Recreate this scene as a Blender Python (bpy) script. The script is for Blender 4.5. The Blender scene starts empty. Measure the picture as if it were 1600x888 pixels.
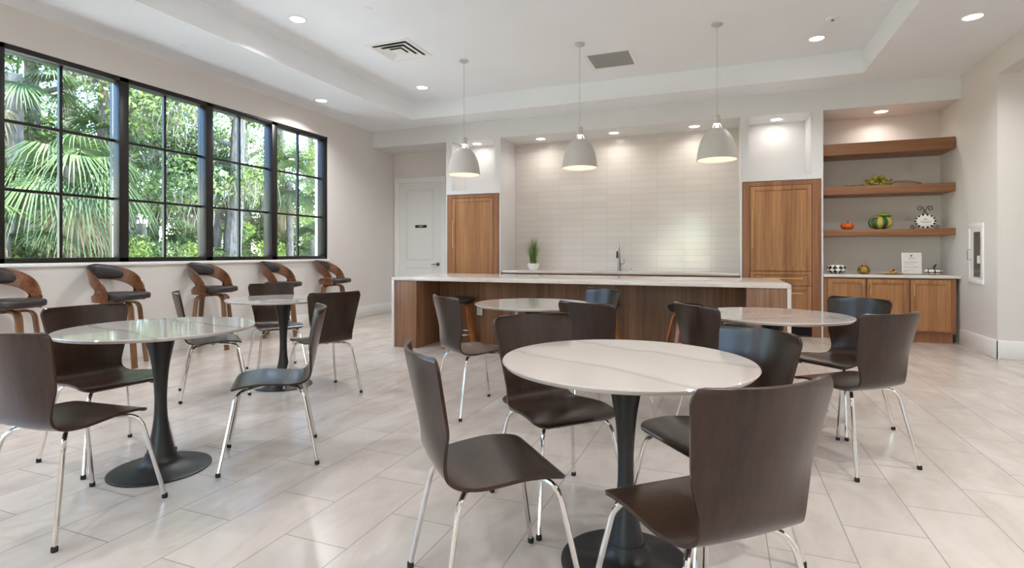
import bpy, bmesh, math, random
import numpy as np
from mathutils import Vector, Matrix
random.seed(7)
rng = np.random.default_rng(7)
D = bpy.data
SC = bpy.context.scene
COL = SC.collection
PI = math.pi
R = math.radians

# ------------------------------------------------------------------ camera
cam_d = D.cameras.new('camera')
cam = D.objects.new('camera', cam_d)
COL.objects.link(cam)
cam.location = (0, 0, 1.15)
cam.rotation_euler = (R(90), 0, 0.3725)
cam_d.sensor_width = 36
cam_d.lens = 36 * 841.4 / 1600
cam_d.shift_y = -48.2 / 1600
cam_d.clip_start = 0.05
cam_d.clip_end = 300
SC.camera = cam

# ------------------------------------------------------------------ light
SC.view_settings.view_transform = 'Standard'
SC.view_settings.look = 'None'
SC.view_settings.gamma = 1
SC.view_settings.use_curve_mapping = False
SC.view_settings.exposure = 0.5
SC.cycles.use_denoising = True
SC.cycles.max_bounces = 10
SC.cycles.diffuse_bounces = 6
SC.cycles.glossy_bounces = 5
SC.cycles.transmission_bounces = 6
SC.cycles.transparent_max_bounces = 12
SC.cycles.sample_clamp_indirect = 6
SC.cycles.caustics_reflective = False
SC.cycles.caustics_refractive = False

SKY = 1.7
SUN = 21.0
CAN = 18.0          # watts of each recessed lamp in the ceiling
CAN_K = 2.5         # the weaker ones under the bulkhead and in the niches
PEND = 32.0
w = D.worlds.new('world')
SC.world = w
w.use_nodes = True
nt = w.node_tree
bg = nt.nodes['Background']
sky = nt.nodes.new('ShaderNodeTexSky')
sky.sky_type = 'NISHITA'
sky.sun_disc = False
sky.sun_elevation = R(75)
sky.sun_rotation = R(60)
sky.air_density = 1.0
sky.dust_density = 0.2
sky.ozone_density = 3.0
nt.links.new(sky.outputs[0], bg.inputs[0])
bg.inputs[1].default_value = SKY
sd = D.lights.new('sun', 'SUN')
sd.energy = SUN
sd.angle = R(0.6)
sd.color = (1, .95, .85)
so = D.objects.new('sun', sd)
COL.objects.link(so)
so.rotation_euler = Vector((-0.10, 0.16, -0.98)).to_track_quat('-Z', 'Y').to_euler()

# ------------------------------------------------------------------ materials
def srgb(*c):
    if len(c) == 1: c = c[0]
    o = []
    for v in c:
        v = v / 255.0
        o.append(v / 12.92 if v <= .04045 else ((v + .055) / 1.055) ** 2.4)
    return (*o, 1)

class NM:
    def __init__(s, name):
        s.m = D.materials.new(name); s.m.use_nodes = True
        s.nt = s.m.node_tree; s.b = s.nt.nodes['Principled BSDF']
    def n(s, t, **k):
        x = s.nt.nodes.new(t)
        for a, v in k.items(): setattr(x, a, v)
        return x
    def l(s, a, b): s.nt.links.new(a, b)
    def set(s, **k):
        names = dict(col='Base Color', rough='Roughness', metal='Metallic', spec='Specular IOR Level', coat='Coat Weight',
                     coatr='Coat Roughness', trans='Transmission Weight', ior='IOR', emis='Emission Color', es='Emission Strength', alpha='Alpha', sheen='Sheen Weight')
        for a, v in k.items(): s.b.inputs[names[a]].default_value = v
        return s

def plain(name, col, rough=.5, metal=0, **k):
    m = NM(name); m.set(col=srgb(col), rough=rough, metal=metal, **k)
    return m.m

def ramp(nm, fac, stops):
    r = nm.n('ShaderNodeValToRGB')
    e = r.color_ramp.elements
    while len(e) < len(stops): e.new(.5)
    for i, (p, c) in enumerate(stops):
        e[i].position = p; e[i].color = c
    nm.l(fac, r.inputs[0])
    return r.outputs[0]

def coords(nm, kind='Object', scale=(1, 1, 1), rot=(0, 0, 0), loc=(0, 0, 0)):
    t = nm.n('ShaderNodeTexCoord'); mp = nm.n('ShaderNodeMapping')
    mp.inputs['Scale'].default_value = scale; mp.inputs['Rotation'].default_value = rot; mp.inputs['Location'].default_value = loc
    if kind == 'World':
        g = nm.n('ShaderNodeNewGeometry'); nm.l(g.outputs['Position'], mp.inputs[0])
    else:
        nm.l(t.outputs[kind], mp.inputs[0])
    return mp.outputs[0]

def noise(nm, vec, scale, detail=4, rough=.5, dist=0):
    n = nm.n('ShaderNodeTexNoise')
    n.inputs['Scale'].default_value = scale; n.inputs['Detail'].default_value = detail
    n.inputs['Roughness'].default_value = rough; n.inputs['Distortion'].default_value = dist
    nm.l(vec, n.inputs['Vector'])
    return n.outputs['Fac']

def bump(nm, h, strength=.2, dist=.01):
    b = nm.n('ShaderNodeBump'); b.inputs['Strength'].default_value = strength; b.inputs['Distance'].default_value = dist
    nm.l(h, b.inputs['Height']); nm.l(b.outputs[0], nm.b.inputs['Normal'])

def paint(name, col, rough=.6):
    m = NM(name); m.set(rough=rough)
    c = noise(m, coords(m, 'World'), 1.3, 3)
    a = srgb(col); b2 = tuple(v * .97 for v in a[:3]) + (1,)
    m.l(ramp(m, c, [(.3, b2), (.7, a)]), m.b.inputs['Base Color'])
    bump(m, noise(m, coords(m, 'World'), 220, 2), .04, .002)
    return m.m

M = {}
M['wall'] = paint('wall_paint', (226, 221, 217))
M['bulk'] = paint('bulkhead_paint', (226, 226, 227))
M['ceil'] = paint('ceiling_paint', (242, 245, 249))
M['trim'] = plain('trim_paint', (236, 236, 234), .4)
M['door'] = plain('door_paint', (228, 229, 228), .4)
M['black_frame'] = plain('window_frame_black', (26, 21, 20), .35)
M['black_metal'] = plain('black_powder_coat', (24, 23, 23), .42, spec=.5)
M['rubber'] = plain('black_rubber', (14, 13, 13), .6)
M['chrome'] = plain('chrome', (225, 222, 218), .12, 1)
M['nickel'] = plain('satin_nickel', (140, 138, 134), .28, 1)
M['brass'] = plain('brushed_brass', (214, 178, 120), .3, 1)
M['white_plastic'] = plain('white_plastic', (238, 238, 236), .35)
M['clear_plastic'] = plain('spacer_plastic', (215, 212, 205), .3)
M['shade'] = plain('lamp_shade_enamel', (196, 191, 188), .45)
M['shade_in'] = plain('lamp_shade_white', (245, 243, 238), .5)
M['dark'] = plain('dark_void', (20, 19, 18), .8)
M['grey_grille'] = plain('grille_grey', (178, 178, 178), .6)
M['stucco'] = paint('exterior_stucco', (236, 234, 230))

def emit(name, col, s):
    m = NM(name); m.set(col=srgb(col), emis=srgb(col), es=s)
    return m.m
M['can'] = emit('lamp_diffuser', (255, 250, 244), 9.0)
M['bulb'] = emit('bulb_glow', (255, 236, 210), PEND)

def wood(name, dark, light, rough=.4, axis='Z', coat=0.0, scale=1.0, kind='World', streak=38.0, bmp=.08, coatr=.15):
    m = NM(name); m.set(rough=rough, coat=coat, coatr=coatr)
    k = {'Z': (1, 1, .035), 'X': (.035, 1, 1), 'Y': (1, .035, 1)}[axis]
    v = coords(m, kind, k)
    n1 = noise(m, v, streak * scale, 5, .6)
    n2 = noise(m, v, 7 * scale, 3, .5)
    mx = m.n('ShaderNodeMix'); mx.inputs[0].default_value = .45
    m.l(n1, mx.inputs[2]); m.l(n2, mx.inputs[3])
    d, l_ = srgb(dark), srgb(light)
    mid = tuple((a + b) / 2 for a, b in zip(d, l_))
    m.l(ramp(m, mx.outputs[0], [(.34, d), (.5, mid), (.66, l_)]), m.b.inputs['Base Color'])
    if bmp: bump(m, n1, bmp, .002)
    return m.m
M['cab_wood'] = wood('cabinet_walnut', (130, 84, 49), (184, 133, 86), .42)
M['frame_wood'] = wood('cabinet_frame_walnut', (118, 75, 48), (160, 110, 74), .42)
M['isl_wood'] = wood('island_walnut', (104, 72, 50), (160, 116, 84), .42)
M['shelf_wood'] = wood('shelf_walnut', (118, 78, 52), (160, 112, 76), .42, 'X')
M['stool_wood'] = wood('bent_walnut', (70, 36, 18), (132, 80, 46), .33, 'X', .3, kind='Object')
M['stool_leg_wood'] = wood('leg_walnut', (84, 56, 36), (148, 106, 72), .35, 'Z', .2, kind='Object')
M['stool_oak'] = wood('honey_leg_wood', (112, 60, 24), (176, 110, 56), .35, 'Z', .2, kind='Object')
M['chair_wood'] = wood('espresso_veneer', (34, 20, 11), (55, 34, 21), .32, 'Z', .9, kind='Object', streak=60, bmp=0, coatr=.24)
_b = M['chair_wood'].node_tree.nodes['Principled BSDF']; _b.inputs['Coat IOR'].default_value = 1.42; _b.inputs['Specular IOR Level'].default_value = .1
M['chair_edge'] = plain('espresso_edge', (30, 20, 16), .3)

def leather(name, col, rough=.42):
    m = NM(name); m.set(col=srgb(col), rough=rough)
    bump(m, noise(m, coords(m, 'Object'), 260, 3), .12, .001)
    return m.m
M['leather'] = leather('dark_leather', (44, 38, 38))

def marble(name, kind='Object', rough=.06, vein=(152, 143, 137), halo=(174, 165, 158), k=1.0):
    srgb = lambda *c: tuple(v * k for v in globals()['srgb'](*c)[:3]) + (1,)
    m = NM(name); m.set(rough=rough, spec=.6)
    v = coords(m, kind, (1, 1, 1), (0, 0, .5))
    wv = m.n('ShaderNodeTexWave'); wv.wave_type = 'BANDS'; wv.bands_direction = 'Y'; wv.wave_profile = 'SAW'
    wv.inputs['Scale'].default_value = .8; wv.inputs['Distortion'].default_value = 5.5; wv.inputs['Detail'].default_value = 4
    wv.inputs['Detail Scale'].default_value = .9; wv.inputs['Detail Roughness'].default_value = .6
    m.l(v, wv.inputs['Vector'])
    a = ramp(m, wv.outputs['Fac'], [(.0, srgb(190, 181, 174)), (.42, srgb(187, 178, 171)), (.478, srgb(halo)), (.49, srgb(vein)), (.502, srgb(180, 171, 164)), (.60, srgb(194, 185, 178)), (1, srgb(190, 181, 174))])
    n = noise(m, v, 3, 5, .6, 1.2)
    b2 = ramp(m, n, [(.3, (.955, .95, .945, 1)), (.6, (1, 1, 1, 1))])
    mx = m.n('ShaderNodeMix', data_type='RGBA', blend_type='MULTIPLY'); mx.inputs[0].default_value = .7
    m.l(a, mx.inputs[6]); m.l(b2, mx.inputs[7]); m.l(mx.outputs[2], m.b.inputs['Base Color'])
    return m.m
M['marble'] = marble('white_marble')
M['quartz'] = marble('white_quartz', 'World', .12, (183, 174, 167), (187, 178, 171), 1.42)

def floor_mat():
    m = NM('floor_tile'); m.set(spec=.5)
    sep = m.n('ShaderNodeSeparateXYZ'); com = m.n('ShaderNodeCombineXYZ')
    g = m.n('ShaderNodeNewGeometry'); m.l(g.outputs['Position'], sep.inputs[0])
    # rows run along Y: brick x = world y, brick y = world x
    ax = m.n('ShaderNodeMath', operation='ADD'); ax.inputs[1].default_value = 20 * .61 - .19 + .305
    ay = m.n('ShaderNodeMath', operation='ADD'); ay.inputs[1].default_value = 1.97 + 40 * .305
    m.l(sep.outputs['Y'], ax.inputs[0]); m.l(sep.outputs['X'], ay.inputs[0])
    m.l(ax.outputs[0], com.inputs['X']); m.l(ay.outputs[0], com.inputs['Y'])
    br = m.n('ShaderNodeTexBrick'); br.offset = .5; br.offset_frequency = 2; br.squash = 1
    br.inputs['Scale'].default_value = 1; br.inputs['Brick Width'].default_value = .61; br.inputs['Row Height'].default_value = .305
    br.inputs['Mortar Size'].default_value = .0022; br.inputs['Mortar Smooth'].default_value = .1
    br.inputs['Color1'].default_value = (0, 0, 0, 1); br.inputs['Color2'].default_value = (1, 1, 1, 1); br.inputs['Mortar'].default_value = (.5, .5, .5, 1)
    m.l(com.outputs[0], br.inputs['Vector'])
    n = noise(m, coords(m, 'World', (1.8, .8, 1)), 2.2, 6, .62, .6)
    c = ramp(m, n, [(.25, srgb(180, 168, 159)), (.5, srgb(196, 185, 176)), (.75, srgb(207, 198, 190))])
    t = m.n('ShaderNodeMix', data_type='RGBA', blend_type='MULTIPLY'); t.inputs[0].default_value = 1
    tint = ramp(m, br.outputs['Color'], [(0, (.93, .925, .92, 1)), (1, (1, 1, 1, 1))])
    m.l(c, t.inputs[6]); m.l(tint, t.inputs[7])
    f = m.n('ShaderNodeMix', data_type='RGBA'); m.l(br.outputs['Fac'], f.inputs[0])
    m.l(t.outputs[2], f.inputs[6]); f.inputs[7].default_value = srgb(148, 140, 132)
    m.l(f.outputs[2], m.b.inputs['Base Color'])
    rr = m.n('ShaderNodeMapRange'); rr.inputs[3].default_value = .16; rr.inputs[4].default_value = .3
    m.l(n, rr.inputs[0]); m.l(rr.outputs[0], m.b.inputs['Roughness'])
    inv = m.n('ShaderNodeMath', operation='SUBTRACT'); inv.inputs[0].default_value = 1; m.l(br.outputs['Fac'], inv.inputs[1])
    bump(m, inv.outputs[0], .25, .002)
    return m.m
M['floor'] = floor_mat()

def splash_mat():
    m = NM('backsplash_tile'); m.set(rough=.14, spec=.5)
    sep = m.n('ShaderNodeSeparateXYZ'); com = m.n('ShaderNodeCombineXYZ')
    g = m.n('ShaderNodeNewGeometry'); m.l(g.outputs['Position'], sep.inputs[0])
    ax = m.n('ShaderNodeMath', operation='ADD'); ax.inputs[1].default_value = 3.039 + .41 * 20
    m.l(sep.outputs['X'], ax.inputs[0]); m.l(ax.outputs[0], com.inputs['X'])
    az = m.n('ShaderNodeMath', operation='ADD'); az.inputs[1].default_value = -2.33 + .1016 * 40
    m.l(sep.outputs['Z'], az.inputs[0]); m.l(az.outputs[0], com.inputs['Y'])
    br = m.n('ShaderNodeTexBrick'); br.offset = 0; br.squash = 1
    br.inputs['Scale'].default_value = 1; br.inputs['Brick Width'].default_value = .41; br.inputs['Row Height'].default_value = .1016
    br.inputs['Mortar Size'].default_value = .0016; br.inputs['Mortar Smooth'].default_value = .2
    br.inputs['Color1'].default_value = srgb(216, 208, 202); br.inputs['Color2'].default_value = srgb(221, 213, 208); br.inputs['Mortar'].default_value = srgb(186, 176, 169)
    m.l(com.outputs[0], br.inputs['Vector']); m.l(br.outputs['Color'], m.b.inputs['Base Color'])
    inv = m.n('ShaderNodeMath', operation='SUBTRACT'); inv.inputs[0].default_value = 1; m.l(br.outputs['Fac'], inv.inputs[1])
    ad = m.n('ShaderNodeMath', operation='ADD'); m.l(inv.outputs[0], ad.inputs[0])
    nz = noise(m, coords(m, 'World', (1, 1, 3)), 5, 2); m.l(nz, ad.inputs[1])
    bump(m, ad.outputs[0], .18, .003)
    return m.m
M['splash'] = splash_mat()

def glass_mat():
    m = D.materials.new('window_glass'); m.use_nodes = True; t = m.node_tree; t.nodes.clear()
    o = t.nodes.new('ShaderNodeOutputMaterial'); mx = t.nodes.new('ShaderNodeMixShader')
    tr = t.nodes.new('ShaderNodeBsdfTransparent'); tr.inputs[0].default_value = (.93, .96, .95, 1)
    gl = t.nodes.new('ShaderNodeBsdfGlossy'); gl.inputs['Roughness'].default_value = .01
    fr = t.nodes.new('ShaderNodeFresnel'); fr.inputs[0].default_value = 1.3
    t.links.new(fr.outputs[0], mx.inputs[0]); t.links.new(tr.outputs[0], mx.inputs[1]); t.links.new(gl.outputs[0], mx.inputs[2])
    t.links.new(mx.outputs[0], o.inputs[0])
    return m
M['glass'] = glass_mat()

def leafmat(name, stops, rough=.5, transl=.25):
    m = NM(name); m.set(rough=rough)
    g = m.n('ShaderNodeNewGeometry')
    c = ramp(m, g.outputs['Random Per Island'], stops)
    m.l(c, m.b.inputs['Base Color'])
    tl = m.n('ShaderNodeBsdfTranslucent'); m.l(c, tl.inputs[0])
    mx = m.n('ShaderNodeMixShader'); mx.inputs[0].default_value = transl
    out = m.nt.nodes['Material Output']
    m.l(m.b.outputs[0], mx.inputs[1]); m.l(tl.outputs[0], mx.inputs[2]); m.l(mx.outputs[0], out.inputs[0])
    return m.m
M['leaf_oak'] = leafmat('oak_leaves', [(0, srgb(52, 70, 36)), (.5, srgb(88, 112, 52)), (1, srgb(150, 160, 92))], transl=.35)
M['leaf_bright'] = leafmat('bright_leaves', [(0, srgb(72, 98, 38)), (.5, srgb(118, 142, 54)), (1, srgb(170, 176, 88))], transl=.4)
M['leaf_palm'] = leafmat('palm_leaves', [(0, srgb(52, 74, 40)), (.6, srgb(70, 92, 48)), (1, srgb(98, 112, 62))], .65, .3)
M['leaf_dry'] = leafmat('dry_palm_leaves', [(0, srgb(112, 98, 70)), (1, srgb(168, 152, 118))], .6, .2)
M['moss'] = leafmat('hanging_moss', [(0, srgb(112, 104, 90)), (1, srgb(158, 148, 132))], .8, .2)
def bark():
    m = NM('grey_bark'); m.set(rough=.9)
    n = noise(m, coords(m, 'World', (1, 1, .3)), 14, 6, .7)
    m.l(ramp(m, n, [(.3, srgb(72, 66, 61)), (.7, srgb(142, 134, 126))]), m.b.inputs['Base Color'])
    bump(m, n, .8, .03)
    return m.m
M['bark'] = bark()
def ground():
    m = NM('ground_cover'); m.set(rough=.95)
    n = noise(m, coords(m, 'World'), 3, 6, .7)
    m.l(ramp(m, n, [(.3, srgb(120, 112, 92)), (.6, srgb(156, 156, 120)), (.8, srgb(190, 182, 160))]), m.b.inputs['Base Color'])
    return m.m
M['ground'] = ground()


# ------------------------------------------------------------------ mesh helpers
def shade(me, angle=35):
    me.shade_smooth() if hasattr(me, 'shade_smooth') else [setattr(p, 'use_smooth', True) for p in me.polygons]
    try: me.set_sharp_from_angle(angle=R(angle))
    except Exception: pass

class MB:
    def __init__(s): s.bm = bmesh.new()
    def box(s, x0, x1, y0, y1, z0, z1, bev=0, seg=2, mat=None):
        r = bmesh.ops.create_cube(s.bm, size=1)
        T = Matrix.Translation(((x0 + x1) / 2, (y0 + y1) / 2, (z0 + z1) / 2)) @ Matrix.Diagonal((abs(x1 - x0), abs(y1 - y0), abs(z1 - z0), 1))
        if mat is not None: T = mat @ T
        bmesh.ops.transform(s.bm, matrix=T, verts=r['verts'])
        if bev:
            es = list({e for v in r['verts'] for e in v.link_edges})
            bmesh.ops.bevel(s.bm, geom=es, offset=bev, segments=seg, affect='EDGES', profile=.5)
        return s
    def grid(s, P, close_u=False, close_v=False):
        V = [[s.bm.verts.new(tuple(p)) for p in row] for row in P]
        n, m = len(V), len(V[0])
        for i in range(n if close_u else n - 1):
            for j in range(m if close_v else m - 1):
                q = [V[i][j], V[(i + 1) % n][j], V[(i + 1) % n][(j + 1) % m], V[i][(j + 1) % m]]
                try: s.bm.faces.new(q)
                except ValueError: pass
        return V
    def lathe(s, prof, n=40, c=(0, 0, 0), cap=False, axis=None):
        P = []
        for r, z in prof:
            P.append([(c[0] + r * math.cos(2 * PI * k / n), c[1] + r * math.sin(2 * PI * k / n), c[2] + z) for k in range(n)])
        V = s.grid(P, close_v=True)
        if cap:
            s.bm.faces.new(V[0][::-1]); s.bm.faces.new(V[-1])
        return s
    def tube(s, pts, r, n=10, cap=True, close=False):
        pts = [Vector(p) for p in pts]
        rr = r if isinstance(r, (list, tuple)) else [r] * len(pts)
        rings = []
        N = len(pts)
        t0 = (pts[1] - pts[0]).normalized()
        up = Vector((0, 0, 1)) if abs(t0.z) < .9 else Vector((1, 0, 0))
        x = t0.cross(up).normalized()
        for i, p in enumerate(pts):
            a = pts[i - 1] if (i > 0 or close) else p
            b = pts[(i + 1) % N] if (i < N - 1 or close) else p
            t = (b - a).normalized()
            x = (x - t * x.dot(t)).normalized()
            y = t.cross(x)
            rings.append([p + (x * math.cos(2 * PI * k / n) + y * math.sin(2 * PI * k / n)) * rr[i] for k in range(n)])
        V = s.grid(rings, close_u=close, close_v=True)
        if cap and not close:
            s.bm.faces.new(V[0][::-1]); s.bm.faces.new(V[-1])
        return s
    def ribbon(s, pts, wdir, w_, t_):
        """flat bar swept along pts, width along wdir"""
        pts = [Vector(p) for p in pts]; wd = Vector(wdir).normalized(); P = []
        for i, p in enumerate(pts):
            a = pts[max(0, i - 1)]; b = pts[min(len(pts) - 1, i + 1)]
            t = (b - a).normalized(); nn = t.cross(wd).normalized()
            P.append([p + wd * w_ / 2 + nn * t_ / 2, p - wd * w_ / 2 + nn * t_ / 2, p - wd * w_ / 2 - nn * t_ / 2, p + wd * w_ / 2 - nn * t_ / 2])
        V = s.grid(P, close_v=True)
        s.bm.faces.new(V[0][::-1]); s.bm.faces.new(V[-1])
        return s
    def ball(s, c, r, sc=(1, 1, 1), u=16, v=10):
        q = bmesh.ops.create_uvsphere(s.bm, u_segments=u, v_segments=v, radius=r)
        bmesh.ops.transform(s.bm, matrix=Matrix.Translation(c) @ Matrix.Diagonal((*sc, 1)), verts=q['verts'])
        return s
    def build(s, name, mat, parent=None, angle=35, recalc=True):
        if recalc: bmesh.ops.recalc_face_normals(s.bm, faces=s.bm.faces)
        me = D.meshes.new(name); s.bm.to_mesh(me); s.bm.free()
        me.materials.append(mat); shade(me, angle)
        o = D.objects.new(name, me); COL.objects.link(o)
        if parent is not None: o.parent = parent
        return o

def catmull(pts, k=6):
    pts = [np.array(p, float) for p in pts]; out = []
    P = [2 * pts[0] - pts[1]] + pts + [2 * pts[-1] - pts[-2]]
    for i in range(1, len(P) - 2):
        for j in range(k):
            t = j / k
            out.append(.5 * (2 * P[i] + (P[i + 1] - P[i - 1]) * t + (2 * P[i - 1] - 5 * P[i] + 4 * P[i + 1] - P[i + 2]) * t * t + (3 * P[i] - P[i - 1] - 3 * P[i + 1] + P[i + 2]) * t ** 3))
    out.append(pts[-1])
    return out

def empty(name, loc=(0, 0, 0), rz=0):
    o = D.objects.new(name, None); COL.objects.link(o); o.location = loc; o.rotation_euler = (0, 0, rz); o.empty_display_size = .1
    return o
def tag(o, label=None, cat=None, group=None, kind=None):
    if label: o['label'] = label
    if cat: o['category'] = cat
    if group: o['group'] = group
    if kind: o['kind'] = kind
    return o
def struct(o): o['kind'] = 'structure'; return o
def sbox(name, mat, *a, **k): return struct(MB().box(*a, **k).build(name, mat))
def copy_tree(o, parent=None):
    c = o.copy(); COL.objects.link(c)
    if parent is not None: c.parent = parent
    for ch in [x for x in D.objects if x.parent == o]: copy_tree(ch, c)
    return c
def text_mesh(name, txt, size, mat, parent, loc, rot, extrude=.0006, align='CENTER'):
    cu = D.curves.new(name, 'FONT'); cu.body = txt; cu.size = size; cu.extrude = extrude; cu.align_x = align; cu.align_y = 'CENTER'
    t = D.objects.new(name, cu); COL.objects.link(t)
    dg = bpy.context.evaluated_depsgraph_get()
    me = D.meshes.new_from_object(t.evaluated_get(dg))
    D.objects.remove(t)
    me.materials.clear(); me.materials.append(mat)
    o = D.objects.new(name, me); COL.objects.link(o); o.parent = parent; o.location = loc; o.rotation_euler = rot
    return o

# ------------------------------------------------------------------ room shell
XL, XR, YB, YC, YBACK = -6.02, 2.79, 8.346, 9.03, -3.4
ZC, ZT, ZB = 3.39, 3.67, 3.09
XCOR = 6.0
sbox('floor', M['floor'], XL - .3, XCOR, YBACK - .3, YC + .3, -.12, 0)

# left wall with two openings (z 1.055..3.05): the one in view and one behind the camera
WZ0, WZ1 = 1.055, 3.05
W1 = (2.80, 7.115); W2 = (-2.6, 1.74)
WT = .26
lw = MB()
lw.box(XL - WT, XL, YBACK - .3, YC + .3, 0, WZ0)
lw.box(XL - WT, XL, YBACK - .3, YC + .3, WZ1, ZT + .2)
lw.box(XL - WT, XL, YBACK - .3, W2[0], WZ0, WZ1)
lw.box(XL - WT, XL, W2[1], W1[0], WZ0, WZ1)
lw.box(XL - WT, XL, W1[1], YC + .3, WZ0, WZ1)
struct(lw.build('wall_left', M['wall']))

def window(idx, y0, y1):
    xf0, xf1 = XL - .165, XL - .008
    root = empty('window_%d' % idx, (XL - .05, (y0 + y1) / 2, WZ0)); struct(root)
    def loc(mb, nm, mat): 
        o = mb.build(nm, mat); o.parent = root; o.matrix_parent_inverse = Matrix.Translation(root.location).inverted(); return o
    n = 4; fw = .05; mull = .1
    f = MB()
    f.box(xf0, xf1, y0, y1, WZ0, WZ0 + fw, .004); f.box(xf0, xf1, y0, y1, WZ1 - fw, WZ1, .004)
    f.box(xf0, xf1, y0, y0 + fw + .01, WZ0, WZ1, .004); f.box(xf0, xf1, y1 - fw, y1, WZ0, WZ1, .004)
    cut = [y0, y0 + 1.10, y0 + 2.145, y0 + 3.205, y1]
    for k in range(1, n): f.box(xf0, xf1, cut[k] - mull / 2, cut[k] + mull / 2, WZ0, WZ1, .004)
    loc(f, 'window_frame', M['black_frame'])
    for k in range(n):
        a = cut[k] + (fw if k == 0 else mull / 2); b = cut[k + 1] - (fw if k == n - 1 else mull / 2)
        g = MB(); g.box(XL - .118, XL - .112, a, b, WZ0 + fw, WZ1 - fw); loc(g, 'window_pane', M['glass'])
        q = MB(); mw = .028
        z0, z1 = WZ0 + fw, WZ1 - fw
        q.box(XL - .132, XL - .096, (a + b) / 2 - mw / 2, (a + b) / 2 + mw / 2, z0, z1)
        for j in (1, 2):
            zz = z0 + (z1 - z0) * j / 3; q.box(XL - .130, XL - .098, a, b, zz - mw / 2, zz + mw / 2)
        loc(q, 'window_muntin', M['black_frame'])
    sl = MB(); sl.box(XL - .02, XL + .022, y0 - .03, y1 + .03, WZ0 - .035, WZ0 - .001, .004)
    loc(sl, 'window_sill', M['trim'])
window(1, *W1); window(2, *W2)

# wall at the camera's back, with a glazed double door
sbox('wall_back', M['wall'], XL - .26, -2.6, YBACK - .2, YBACK, 0, ZT + .2)
sbox('wall_rear', M['wall'], -.4, XCOR, YBACK - .2, YBACK, 0, ZT + .2)
sbox('wall_over_door', M['wall'], -2.6, -.4, YBACK - .2, YBACK, 2.6, ZT + .2)
d2 = empty('door_2', (-1.5, YBACK - .1, 0)); struct(d2)
dm = MB()
for x in (-1.1, -.03, 1.03): dm.box(x, x + .07, -.04, .04, 0, 2.6)
dm.box(-1.1, 1.1, -.04, .04, 0, .15); dm.box(-1.1, 1.1, -.04, .04, 2.5, 2.6)
dm.build('door_frame', M['black_frame'], d2)
MB().box(-1.03, -.03, -.005, .005, .15, 2.5).box(.04, 1.03, -.005, .005, .15, 2.5).build('door_glass', M['glass'], d2)

# door wall / back wall
sbox('wall_far', M['wall'], XL - .26, XR + .2, YC, YC + .2, 0, ZT + .2)
# right wall, opening to a side passage from Y 3.6 to 7.43
YJ = 7.385
rw = MB()
rw.box(XR, XR + .2, YJ, YC, 0, ZT + .2); rw.box(XR, XR + .2, YBACK, 3.6, 0, ZT + .2); rw.box(XR, XR + .2, 3.6, YJ, 3.1, ZT + .2)
struct(rw.build('wall_right', M['wall']))
sbox('wall_passage_far', M['wall'], XR + .2, XCOR, YJ, YJ + .2, 0, 3.1)
sbox('wall_passage_near', M['wall'], XR + .2, XCOR, 3.4, 3.6, 0, 3.1)
sbox('wall_passage_end', M['wall'], XCOR, XCOR + .2, 3.4, YJ + .2, 0, 3.1)
sbox('ceiling_passage', M['ceil'], XR + .2, XCOR + .2, 3.4, YJ + .2, 3.1, 3.2)
# ceiling with the raised tray
TX0, TX1, TY0, TY1 = -4.848, 1.63, -1.6, 7.81
cb = MB()
cb.box(XL, TX0, YBACK, YB + .05, ZC, ZT + .15); cb.box(TX1, XR, YBACK, YB + .05, ZC, ZT + .15)
cb.box(TX0, TX1, TY1, YB + .05, ZC, ZT + .15); cb.box(TX0, TX1, YBACK, TY0, ZC, ZT + .15)
struct(cb.build('ceiling', M['ceil']))
sbox('ceiling_tray', M['ceil'], TX0 - .02, TX1 + .02, TY0 - .02, TY1 + .02, ZT, ZT + .15)
sbox('roof_slab', M['ceil'], XL - .3, XCOR + .5, YBACK - .5, YC + .5, ZT + .2, ZT + .4)

# bulkhead and piers with lit niches
PA = (-4.498, -3.469); PB = (.24, 1.275)
NA = (-4.385, -3.585); NB = (.349, 1.127)
NZ0, NZ1 = 2.235, 3.085
sbox('ceiling_bulkhead', M['bulk'], XL, XR, YB, YC, ZB, ZT + .15)
def pier(name, px, nx):
    p = MB(); z0 = 2.165
    p.box(px[0], px[1], YB, YC, z0, NZ0); p.box(px[0], nx[0], YB, YC, NZ0, ZB); p.box(nx[1], px[1], YB, YC, NZ0, ZB)
    p.box(nx[0], nx[1], YC - .12, YC, NZ0, ZB)
    # side panels beside the cabinet below
    p.box(px[0], px[0] + .022, YB, YC, 0, z0); p.box(px[1] - .022, px[1], YB, YC, 0, z0)
    return struct(p.build(name, M['bulk']))
pier('wall_pier_1', PA, NA); pier('wall_pier_2', PB, NB)
sbox('wall_backsplash', M['splash'], PA[1], PB[0], YC - .012, YC + .01, .86, ZB)

# baseboards
def base(name, x0, x1, y0, y1):
    sbox(name, M['trim'], x0, x1, y0, y1, 0, .2, bev=.004)
base('baseboard_left', XL, XL + .018, YBACK, YC)
base('baseboard_far', XL, PA[0], YC - .018, YC)
base('baseboard_right', XR - .018, XR, YJ - .018, YB)
base('baseboard_passage', XR - .018, XCOR, YJ - .018, YJ)

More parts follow.
